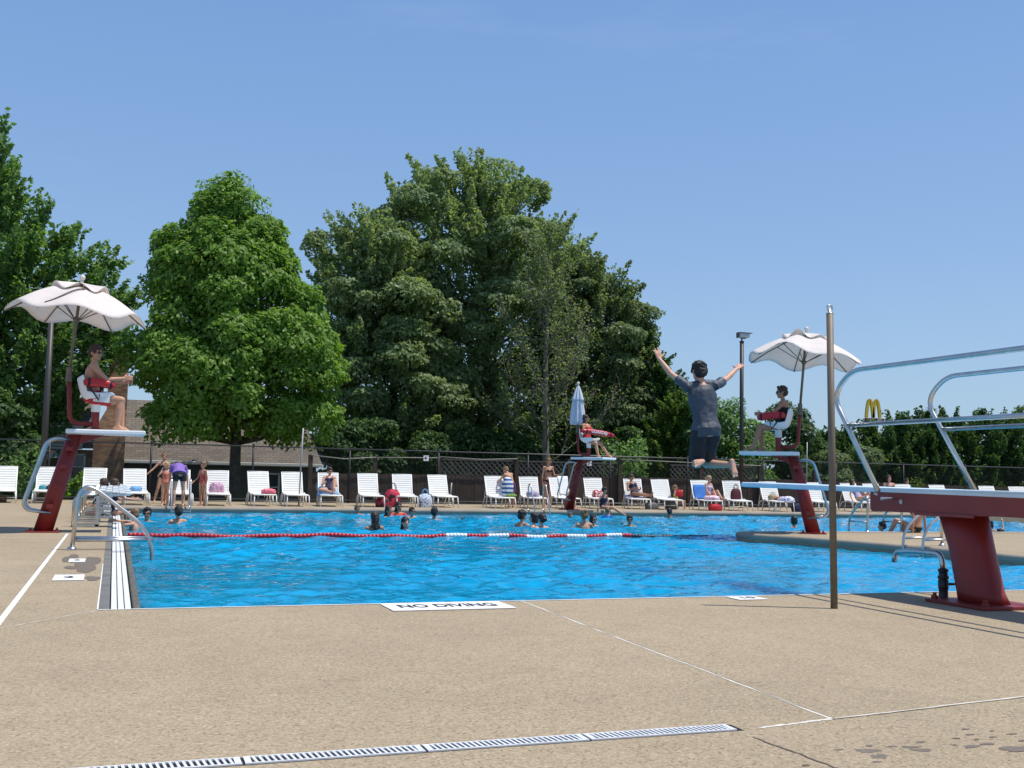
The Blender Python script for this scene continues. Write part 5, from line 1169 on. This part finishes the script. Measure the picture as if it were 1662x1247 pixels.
P_PINK=pattern_mat('pink_print',[(.50,.05,.18),(.62,.40,.50),(.10,.03,.12)],scale=26); P_STR=pattern_mat('blue_white_stripe',[(.03,.11,.30),(.72,.74,.74)],'stripes',scale=2.3); P_BW=pattern_mat('blue_white_print',[(.02,.06,.22),(.60,.66,.72),(.03,.12,.36)],scale=16); P_RW=pattern_mat('red_white_print',[(.45,.02,.03),(.70,.66,.62)],scale=18); P_ZEB=pattern_mat('black_white_print',[(.015,.015,.015),(.72,.72,.70)],scale=24); P_FLO=pattern_mat('navy_floral',[(.02,.02,.08),(.45,.40,.55),(.05,.05,.20)],scale=32); P_LIL=pattern_mat('lilac_print',[(.40,.36,.55),(.68,.66,.72),(.25,.22,.42)],scale=20); P_CRC=pattern_mat('coral_print',[(.55,.10,.06),(.62,.25,.16)],scale=30)
def on(i,x,y,z): return LGP[i]@V(x,y,z)
lump('towel','teal and blue crumpled cloth on the lounger behind the left red post','towel',on(1,-.10,.95,.36),(.22,.2,.14),C_TEAL,1,group=GT)
lump('towel','maroon crumpled cloth beside the teal one behind the left red post','towel',on(1,.14,.95,.36),(.36,.24,.15),C_MAR,2,group=GT)
lump('towel','small light blue towel heaped on the lounger left of the standing girls','towel',on(3,.0,.95,.36),(.36,.25,.16),C_LB,3,group=GT)
lump('bag','pink printed bag lying on the lounger right of the girl in red','bag',on(5,-.04,.93,.36),(.42,.24,.32),P_PINK,4,.16,group=GBG)
lump('towel','coral pink towel crumpled at the foot of a lounger','towel',on(6,.12,.25,.36),(.42,.45,.15),C_PINK,5,group=GT)
lump('towel','white towel crumpled behind the coral pink one','towel',on(6,.18,.62,.36),(.30,.3,.13),C_WHT,6,group=GT)
drape('towel','blue towel spread over the lounger of the woman hugging her knees','towel',LGP[8],[(1.50,.72),(1.30,.43),(1.2,.375),(.75,.37),(.35,.36)],(-.02,.33),C_LB,7,GT)
lump('backpack','black and crimson backpack beneath the leftmost empty lounger before the brown fence','backpack',on(9,.30,.30,-.0),(.42,.35,.32),pattern_mat('black_crimson',[(.01,.01,.01),(.30,.02,.05)],scale=9),8,.12,group=GBG,handle=M_STRAP)
lump('backpack','big red backpack with black straps standing between two empty loungers','backpack',on(9,.64,.45,-.0),(.50,.34,.55),pattern_mat('red_black_pack',[(.02,.012,.014),(.50,.03,.06),(.42,.02,.05)],scale=4),9,.10,group=GBG,handle=M_STRAP)
lump('bag','navy and white printed bag standing right of the middle empty lounger','bag',on(10,.62,.55,-.0),(.46,.3,.42),P_BW,10,.10,group=GBG,handle=C_LB)
lump('towel','blue and white striped towel bundled upright on the lounger before the shirtless boy','towel',on(12,.20,.55,.36),(.36,.34,.62),P_STR,11,.16,group=GT)
lump('towel','bright green towel peeping out under the striped one','towel',on(12,.26,.30,.36),(.34,.2,.10),C_GRN,12,group=GT)
lump('towel','dark patterned cloth on the lounger right of the shirtless boy','towel',on(13,-.05,.6,.36),(.42,.35,.20),P_FLO,13,group=GT)
drape('towel','white towel hanging over the backrest behind the far lifeguard stand','towel',LGP[14],[(1.62,1.03),(1.36,.56),(1.29,.42)],(.17,.17),C_WHT,14,GT,thick=.02)
lump('bag','green and brown bag on the deck left of the far stand post','bag',on(14,-.12,-.12,-.0),(.34,.24,.42),pattern_mat('green_brown',[(.16,.07,.04),(.20,.09,.05),(.06,.12,.04)],scale=3),15,.12,group=GBG,handle=M_STRAP)
lump('bag','red and white bag on the lounger right of the far lifeguard stand','bag',on(15,.02,.92,.36),(.40,.24,.26),P_RW,16,.14,group=GBG)
lump('bag','grey bag with white parts under the tanned woman','bag',on(16,.42,.35,-.0),(.44,.34,.24),C_GREY,17,.12,group=GBG,handle=M_STRAP)
drape('towel','bright blue towel draped over the backrest behind the girl sitting up','towel',LGP[18],[(1.50,.83),(1.30,.46),(1.22,.375),(.95,.37)],(.03,.29),C_BLUE,18,GT)
lump('towel','pink and white towel over the knees of the girl sitting up','towel',on(18,.05,.35,.36),(.5,.5,.15),pattern_mat('pink_white',[(.72,.30,.45),(.75,.70,.72)],scale=9),19,group=GT)
lump('bag','bright red bag on the deck beneath the girl sitting up','bag',on(18,.08,.10,-.0),(.50,.28,.24),C_RED,20,.10,group=GBG)
lump('bag','maroon tote bag leaning against a lounger backrest','bag',on(19,.02,1.02,.36),(.40,.18,.40),C_MAR,21,.06,group=GBG,handle=C_MAR)
lump('bag','straw basket bag on the lounger under the diving board tip','bag',on(20,-.06,.95,.36),(.34,.24,.22),C_STRAW,22,.08,group=GBG,handle=C_STRAW)
lump('towel','orange-red cloth beside the straw basket bag','towel',on(20,.18,.8,.36),(.40,.3,.14),cloth('rust',(.36,.08,.03)),23,group=GT)
lump('towel','lilac printed blanket crumpled at the foot of the lounger with the straw bag','towel',on(20,.16,.28,.30),(.5,.6,.22),P_LIL,24,group=GT)
lump('bag','dark navy bag on the deck below the lilac blanket','bag',on(20,.50,.15,-.0),(.40,.3,.30),C_NAVY,25,.10,group=GBG,handle=M_STRAP)
lump('bag','brown bag on the deck under the leftmost lounger','bag',on(0,-.1,.5,-.0),(.40,.4,.22),cloth('brown',(.07,.045,.03)),26,.14,group=GBG)
lump('towel','folded grey towel under the lounger with the straw bag','towel',on(20,-.25,.2,-.0),(.18,.16,.10),C_WHT,27,group=GT)
# ================================================================== RESCUE TUBES
def rescue_tube(label,a,b,sag=.06,r=.075,lettered=False,facing=None):
    a=Vector(a);b=Vector(b);m_=(a+b)/2; t=thing('rescue_tube',label,'rescue tube',m_,'red rescue tubes of the lifeguards')
    pts=[a.lerp(b,u)+V(0,0,sag*(1-(2*u-1)**2)) for u in np.linspace(0,1,11)]
    mb=MB(); mb.tube(pts,r,16,rs=[r*.55,r*.9]+[r]*7+[r*.9,r*.6]); mb.build('foam_body',M_TUBE,t,True)
    d=(b-a).normalized()
    for u in(.15,.85):
        p=a.lerp(b,u)+V(0,0,sag*(1-(2*u-1)**2)); mb=MB(); mb.lathe(p-d*.018,[(r*1.04,0),(r*1.04,.036)],16,axis=d); mb.build('strap',M_STRAP,t,True)
    mb=MB(); mb.tube([a.lerp(b,.16)+V(0,0,-r*.5),m_+V(0,0,-.26),a.lerp(b,.55)+V(0,0,-r*.9)],.014,6); mb.build('tow_line',M_STRAP,t,True)
    return t
# ================================================================== THE PEOPLE
SK=skin_mat
R_TR=cloth('guard_red',(.45,.02,.025))
# left lifeguard
S0=V(-1.03,19.2,0)
g0,gJ,_=person('shirtless male lifeguard in sunglasses seated on the left stand, red trunks with white side panels','pelvis',S0+V(.64,0,2.235),-90,1.86,'sit',
  dict(sp=(0,-.10,1),ch=(0,.10,1),thR=(.17,1,-.08),thL=(-.05,1,-.10),shR=(.06,-.10,-1),shL=(-.02,.06,-1),uaR=(.10,.62,-.62),uaL=(-.10,.72,-.58),faR=(-.15,1,.16),faL=(.30,1,-.02),curl=.9,ftR=(.10,1,-.12),ftL=(-.1,1,-.12)),skin=1,fem=False,hair=('short','brown'),wear=[('trunks',R_TR)],look=(-42,-4),vox=.0075,shades='sunglasses',fat=1.1)
a_,b_=gJ['hipR'],gJ['knR']; d_=(b_-a_).normalized(); o_=V(0,-.108,0)
mb=MB(); mb.beam(a_+d_*.02+o_,a_.lerp(b_,.60)+o_,.15,.016,up=(0,1,0)); mb.build('side_panel',M_FIBER,g0)
rescue_tube('red rescue tube across the lap of the left lifeguard',S0+V(.50,-.31,2.43),S0+V(.98,-.20,2.40),.03,.074)
# right lifeguard
S1=V(13.60,19.02,0); d1=V(math.cos(math.radians(145)),math.sin(math.radians(145)),0); n1=V(-.574,-.819,0)
person('female lifeguard in black swimsuit and sunglasses on the right stand, in umbrella shade','pelvis',S1+d1*.64+V(0,0,2.235),55,1.80,'sit',
  dict(sp=(0,-.20,1),ch=(0,.06,1),nk=(0,.30,1),thR=(.02,1,-.10),thL=(-.16,1,-.06),shR=(.03,-.12,-1),shL=(-.03,.30,-1),uaR=(.12,.45,-.75),uaL=(-.12,.55,-.65),faR=(-.25,1,.0),faL=(.15,1,-.02),curl=.8,ftR=(.05,1,-.2),ftL=(-.05,1,-.12)),skin=2,hair=('short','brown'),wear=[('onepiece',C_BLK)],look=(10,-4),vox=.0075,shades='sunglasses',fat=1.1)
rescue_tube('red rescue tube across the lap of the right lifeguard',S1+d1*.56+n1*.30+V(0,0,2.42),S1+d1*1.12+n1*.24+V(0,0,2.36),.03,.074)
# far lifeguard
S2=V(13.66,31.95,0); d2=V(math.cos(math.radians(-58)),math.sin(math.radians(-58)),0); n2=V(-d2.y,d2.x,0)
person('female lifeguard in a red swimsuit on the far stand holding a red GUARD tube','pelvis',S2+d2*.64+V(0,0,2.245),-58-90,1.70,'sit',
  dict(thR=(.05,1,-.30),thL=(-.25,1,-.28),shR=(-.02,.25,-1),shL=(-.30,.52,-.9),uaR=(.22,.25,-.9),uaL=(-.22,.5,-.8),faR=(-.2,.9,.1),faL=(.1,1,.0)),skin=1,hair=('long','brown'),wear=[('onepiece',R_TR)],look=(30,6),vox=.010,shades='sunglasses')
rt=thing('rescue_tube','red rescue tube lettered GUARD held across the far lifeguard','rescue tube',S2+d2*1.02+V(0,0,2.36),'red rescue tubes of the lifeguards')
RC=S2+d2*.98+V(0,0,2.42); ax=V(.985,.10,-.10).normalized(); fc_=V(.15,-.98,.1); fc_=(fc_-ax*fc_.dot(ax)).normalized(); up_=fc_.cross(ax)*-1; up_=ax.cross(fc_) if ax.cross(fc_).z>0 else -ax.cross(fc_)
RC=RC+fc_*.05
pts=[RC+ax*u*.60+up_*(.03*(1-u*u)) for u in np.linspace(-1,1,13)]
mb=MB(); mb.tube(pts,.075,16,rs=[.035,.065,.08,.085,.085,.085,.085,.085,.085,.085,.08,.07,.06]); mb.build('foam_body',M_TUBE,rt,True)
MT=Matrix((( ax.x,up_.x,fc_.x,0),(ax.y,up_.y,fc_.y,0),(ax.z,up_.z,fc_.z,0),(0,0,0,1)))
text('GUARD',.135,'lettering',M_PAINT,rt,Matrix.Translation(RC+fc_*.089+up_*.025+ax*-.02)@MT)
mb=MB(); e0=RC+ax*.27+fc_*.089+up_*.02; mb.tube(arc(e0,.05,0,360,20,ax,up_)[:-1],.008,6,closed=True); mb.beam(e0-ax*.035,e0+ax*.035,.018,.004,up=fc_); mb.beam(e0-up_*.035,e0+up_*.035,.018,.004,up=fc_); mb.build('emblem',M_PAINT,rt)
for u in(-.40,.47):
    mb=MB(); mb.lathe(RC+ax*u+up_*.015-ax*.02,[(.088,0),(.088,.04)],16,axis=ax); mb.build('strap',M_STRAP,rt,True)
# the jumper
TEE=mat('wet_tee',(.047,.058,.078),.6,var=.22,vscale=7,bump=.5,bscale=9)
J0=AT(1146,697,12.7)
jt,JJ,jhp=person('young jumper off the board seen from behind, grey tee, black shorts, arms raised','pelvis',J0,-6,1.88,'stand',
  dict(sp=(-.06,.10,1),ch=(-.10,.10,1),nk=(-.10,.45,1),hip=(1,.12,-.03),shx=(1,0,.0),thL=(.00,.28,-1),thR=(-.03,.36,-1),trl=.88,shL=(-.34,-.92,.02),shR=(.30,-.85,-.02),ftL=(-.70,-.5,-.15),ftR=(.10,-.25,-1),tl=1.16,nkl=.035,
  uaL=(-.60,.62,.66),faL=(-.44,.50,.80),uaR=(.86,.52,.46),faR=(.78,.45,.58),haL=(-.18,.30,1),haR=(.75,.45,.55),pnL=(0,1,.2),pnR=(.2,.6,-1),curl=.15,spread=.5,hem=-.10),skin=0,fem=False,hair=('short','dark'),wear=[('tee',TEE),('trunks',mat('shorts_black',(.006,.006,.010),.6,var=.2,vscale=9))],look=(4,-12),vox=.0075,face=False)
# goggle strap and short-side stripe
mb=MB(); hdq=[jhp(.088*math.cos(a),-.018+.104*math.sin(a),.045+.03*math.sin(a)*-1) for a in np.linspace(0,2*PI,25)[:-1]]; mb.tube(hdq,.006,6,closed=True); mb.build('goggle_strap',M_STRAP,jt,True)
a,b=JJ['hipL'],JJ['knL']; mb=MB(); sdv=V(-.80,-.60,0)
mb.tube([a.lerp(b,u)+sdv*.108*1.0 for u in(.05,.2,.35,.5,.6)],.006,6); mb.build('stripe',M_PAINT,jt,True)
# --- standing group by the left ladder
def gp(px,py): return G(px,py)
person('slim girl in a black swimsuit standing left of the children, arm held out low','foot',gp(259,817),195,1.52,'stand',dict(uaR=(.75,.10,-.75),faR=(.75,.2,-.62),uaL=(-.2,.2,-1),thR=(.25,.1,-1),shR=(.22,-.10,-1)),skin=1,hair=('topbun','light'),wear=[('onepiece',C_BLK)],look=(-20,-8))
person('small blonde child in a coral swimsuit with one hand raised to the face','foot',gp(267,820.5),190,1.22,'stand',dict(uaR=(.55,.40,-.6),faR=(-.45,.25,.95)),skin=0,hair=('bob','blonde'),wear=[('onepiece',P_CRC)],look=(-40,-6))
person('woman in a purple top and black shorts bending forward over the ladder, seen from behind','foot',gp(289,823),12,1.70,'stand',dict(sp=(.10,.75,.75),ch=(.16,1,.20),nk=(.2,1,-.25),uaR=(.40,.20,-1),uaL=(-.1,.25,-1),faR=(.1,.1,-1),faL=(.0,.1,-1),thR=(.10,.03,-1),thL=(-.10,.03,-1),hup=(.1,1,.4)),skin=0,hair=('short','brown'),wear=[('tee',cloth('purple',(.23,.13,.42))),('shorts',C_BLK)],face=False,look=(0,-55),fat=1.06)
person('girl in a red printed swimsuit standing in profile with her hair in a bun','foot',gp(328,821),125,1.26,'stand',dict(uaR=(.1,.30,-1),faR=(0,.75,-.55),uaL=(-.15,-.15,-1)),skin=1,hair=('bun','light'),wear=[('onepiece',pattern_mat('red_dots',[(.42,.02,.03),(.50,.20,.12)],scale=40))],look=(0,-10))
# --- two women behind the starting blocks
a=AT(168,786,25.6); person('woman in a black and white patterned cover-up turned away by the starting blocks','head',a,40,1.66,'sit',dict(ch=(0,.3,1),legs=True),skin=0,hair=('short','brown'),wear=[('wrap',P_ZEB)],face=False)
a=AT(187,786,26.6); person('woman in sunglasses resting her arm along the starting block','head',a,-75,1.66,'sit',dict(ch=(0,.35,1),uaR=(.15,.9,-.42),faR=(0,1,-.10),uaL=(-.1,.8,-.5)),skin=0,hair=('bob','brown'),wear=[('onepiece',C_NAVY)],shades='sunglasses')
# --- people on and by the loungers
person('woman in sunglasses hugging her knees on a lounger with a blue towel','pelvis',on(8,.0,.92,.50),172,1.66,'lounge',dict(thL=(-.10,.72,.75),shL=(.02,.45,-.90),thR=(.55,.95,.05),shR=(-.75,.45,-.15),uaR=(.25,.45,-.8),faR=(-.3,.9,.3),nk=(0,.4,1)),skin=0,hair=('short','brown'),wear=[('onepiece',C_NAVY)],look=(20,-10),shades='sunglasses')
a=on(12,.50,1.15,0); person('shirtless boy in purple trunks seen from behind, bending over the loungers','foot',a,18,1.42,'stand',dict(sp=(.02,.35,1),ch=(-.1,.6,.9),nk=(-.1,.7,.6),uaR=(.30,.5,-.9),faR=(-.2,.6,-.6),uaL=(-.3,.6,-.7),faL=(.1,.7,-.5)),skin=1,fem=False,hair=('short','light'),wear=[('trunks',cloth('plum',(.13,.02,.11)))],face=False,look=(60,-20))
person('woman in a black bikini standing among the loungers, looking at her raised hands','foot',gp(888,823),192,1.70,'stand',dict(uaL=(-.22,.20,-1),faL=(-.35,.95,.12),uaR=(.20,-.05,-1),faR=(.06,.10,-1),nk=(0,.25,1)),skin=1,hair=('topbun','light'),wear=[('bikini',C_BLK)],look=(35,-16))
person('tanned woman on a lounger holding a phone in front of her','pelvis',on(16,-.02,.98,.50),186,1.66,'lounge',dict(thL=(-.1,1,.02),thR=(.1,1,.06),shR=(0,1,-.10),shL=(0,1,-.06),uaR=(.2,.4,-.8),faR=(-.3,.9,.2),uaL=(-.2,.4,-.8),faL=(.3,.9,.25),nk=(0,.5,1)),skin=2,hair=('topbun','brown'),wear=[('onepiece',C_NAVY)],look=(30,-14))
drape('towel','dark patterned towel under the tanned woman with the phone','towel',LGP[16],[(1.3,.42),(1.2,.375),(.7,.365)],(0,.33),P_FLO,31,GT)
a=AT(1096,792,33.7); person('small child eating, in a yellow top, sitting beside an empty lounger','head',a,-120,1.12,'sit',dict(uaR=(.2,.6,-.6),faR=(-.25,.5,.8),uaL=(-.2,.6,-.6),faL=(.2,.4,.8)),skin=0,hair=('short','light'),wear=[('onepiece',cloth('yellow',(.55,.50,.16)))])
c=a+V(.05,-.20,-.30); lump('float','round red float in front of the eating child','swim float',c,(.26,.16,.24),C_RED,33,.06)
lump('bag','dark tote standing on the deck below the eating child','bag',V(a.x-.05,a.y+.15,0),(.45,.42,.30),C_GREY,34,.08,group=GBG,handle=M_STRAP)
person('blonde girl in sunglasses sitting up on the lounger with the bright blue towel','pelvis',on(18,.10,.86,.49),200,1.50,'lounge',dict(sp=(0,-.10,1),ch=(0,.12,1),thL=(-.05,.85,.50),shL=(0,.60,-.80),thR=(.12,.9,.42),shR=(0,.55,-.8),uaR=(.15,.35,-.9),faR=(0,.7,-.5),uaL=(-.15,.35,-.9),faL=(0,.8,-.45)),skin=0,hair=('lowbun','blonde'),wear=[('onepiece',C_LIL)],look=(25,-14),shades='sunglasses')
person('person in a navy floral swimsuit lying on a lounger below the diving board','pelvis',on(22,.0,.78,.49),194,1.62,'lounge',dict(thL=(-.08,.85,.55),shL=(0,.55,-.8),thR=(.1,1,.10),shR=(.0,1,-.05),uaR=(.3,.1,-1),faR=(.1,.5,-.8)),skin=0,hair=('bob','brown'),wear=[('onepiece',P_FLO)])
a=AT(1443,777,33.9); person('woman in a black strapless top behind the red beam, hair to her shoulders','head',a,165,1.68,'stand',dict(uaL=(-.25,.15,-1),faL=(.6,.8,.1),uaR=(.2,.2,-1),faR=(-.6,.8,.1)),skin=0,hair=('bob','brown'),wear=[('onepiece',C_BLK)],fat=1.18)
a=AT(1472,782,34.2); person('boy in a pale blue shirt whose head shows above the red beam','head',a,185,1.30,'stand',dict(),skin=0,fem=False,hair=('short','brown'),wear=[('tee',cloth('pale_blue',(.45,.58,.66))),('trunks',C_BLUE)])
# --- on the right walkway, seen below the beam
a=G(1512,867.0); person('bather in a black bikini sitting on the walkway edge with her back to us','pelvis',V(a.x,19.42,.12),20,1.68,'sit',dict(sp=(0,-.18,1),ch=(-.05,-.02,1),thR=(.25,1,.0),thL=(-.40,.9,.42),shL=(-.05,.45,-.9),shR=(0,.1,-1),uaL=(-.22,-.10,-1),faL=(-.10,.05,-1),uaR=(.3,-.1,-1),faR=(.1,0,-1)),skin=1,hair=('short','brown'),wear=[('bikini',C_BLK)],face=False)
a=G(1478,866.0); person('child swimmer with dark hair at the walkway edge beside the black bikini bather','head',V(a.x,20.1,.10),60,1.2,'swim',dict(),skin=1,hair=('short','dark'),wear=[('onepiece',C_BLK)],face=False)
# --- sitting at the far edge
a=G(1006,832); person('girl in a navy swimsuit sitting on the far pool edge, feet in the water','pelvis',V(a.x,YF+.10,.13),205,1.34,'sit',dict(ch=(0,.25,1),thR=(.2,1,.0),thL=(-.2,1,-.05),shL=(-.6,.6,-.5),shR=(0,.2,-1),uaR=(.5,-.1,-.9),faR=(.15,.1,-1),uaL=(-.45,.1,-.9),faL=(-.1,.1,-1)),skin=1,hair=('short','dark'),wear=[('onepiece',C_NAVY)],look=(0,-15))
# --- swimmers: head centre in the picture, distance, facing
GS='bathers standing in the water'
def swim(label,px,py,Y,yaw,h=1.65,sk=1,fem=True,hair=('short','brown'),wear=(),pz=None,look=(0,0),shades=None,face=True):
    return person(label,'head',AT(px,py,Y),yaw,h,'swim',pz or {},skin=sk,fem=fem,hair=hair,wear=wear,look=look,group=GS,shades=shades,face=face)
t1,_,_=swim('boy hanging on the gutter at the left pool edge with one arm on the deck',218,835,22.6,75,1.42,0,False,('short','light'),pz=dict(uaL=(-.4,.9,-.1),faL=(.2,1,-.15),uaR=(.3,1,.15),faR=(-.2,1,.05)),look=(-30,0))
swim('man in sunglasses in the water near the left far corner',239,834,25.5,172,1.78,1,False,('short','dark'),shades='sunglasses')
swim('dark-haired woman with a bun seen from behind below the left ladder',289,831,25.2,20,1.66,1,True,('lowbun','dark'),[('onepiece',C_BLK)],face=False)
swim('short-haired boy at the far edge, alone at left of the lap lane',580,826,30.3,185,1.40,2,False,('short','light'))
swim('dark-haired woman turned to the side at the far edge, left of the orange top',631,829,29.2,215,1.62,2,True,('long','dark'),[('onepiece',C_NAVY)])
swim('woman in a bright orange-red top and sunglasses at the far edge',647,822,29.6,190,1.68,2,True,('long','dark'),[('wrap',cloth('orange_red',(.60,.06,.03)))],shades='sunglasses')
swim('child in swim goggles at the far edge right of the orange top',669,830,28.4,205,1.32,1,False,('short','brown'),[('onepiece',P_BW)],shades='goggles')
swim('man seen from behind at the far edge, his arm stretched to the right',705,832,27.8,-20,1.76,2,False,('short','dark'),[('onepiece',C_BLK)],pz=dict(uaR=(1,.25,-.15),faR=(.9,.2,.42)),face=False)
swim('woman with long wet brown hair down her back just behind the lane rope',608,841,22.6,8,1.66,2,True,('wet','brown'),[('bikini',C_BLK)],face=False)
swim('girl with long dark hair looking back at us behind the lane rope',658,849,22.6,165,1.60,0,True,('long','dark'),look=(25,2))
swim('man with short dark hair talking to the woman with a bun',848,837,24.3,-70,1.76,1,False,('short','dark'),look=(0,0))
swim('fair woman facing left beside the dark bun, white straps',866,841,23.9,60,1.66,0,True,('bob','dark'),[('onepiece',C_WHT)])
swim('woman whose dark bun faces us, right of the short-haired man',879,843,23.4,20,1.64,0,True,('lowbun','dark'),[('onepiece',C_WHT)],face=False)
swim('woman with a blonde bun and black straps seen from behind',948,837,23.6,5,1.70,1,True,('bun','light'),[('onepiece',C_BLK)],face=False)
swim('dark-haired girl in goggles beside the blonde bun',963,843,24.0,200,1.42,1,True,('bob','dark'),shades='goggles')
swim('small child in blue arm floats at the far edge',985,829,29.6,10,1.10,1,False,('short','light'),[('wrap',C_BLUE)],face=False)
swim('boy in dark goggles alone in the lane, right of the blonde bun',1022,844,24.4,150,1.36,2,False,('short','dark'),shades='goggles')
swim('dark-haired child close to the far wall in a black top',1086,831,30.2,10,1.34,2,False,('short','dark'),[('wrap',C_BLK)],face=False)
swim('small dark head of a swimmer under the diving board',1288,845,24.5,30,1.45,2,True,('bob','dark'),face=False)
swim('child at the water line in front of the far stand',926,838,29.4,180,1.05,1,False,('short','light'))
swim('girl with a diving mask and raised hand right of the red pedestal',1607,851,21.5,-60,1.40,0,True,('bob','dark'),[('onepiece',C_TEAL)],pz=dict(uaR=(.4,.6,.2),faR=(-.2,.4,.9)),shades='goggles')
swim('round dark wet head just right of the masked girl',1623,866,20.6,20,1.4,2,False,('short','dark'),face=False)
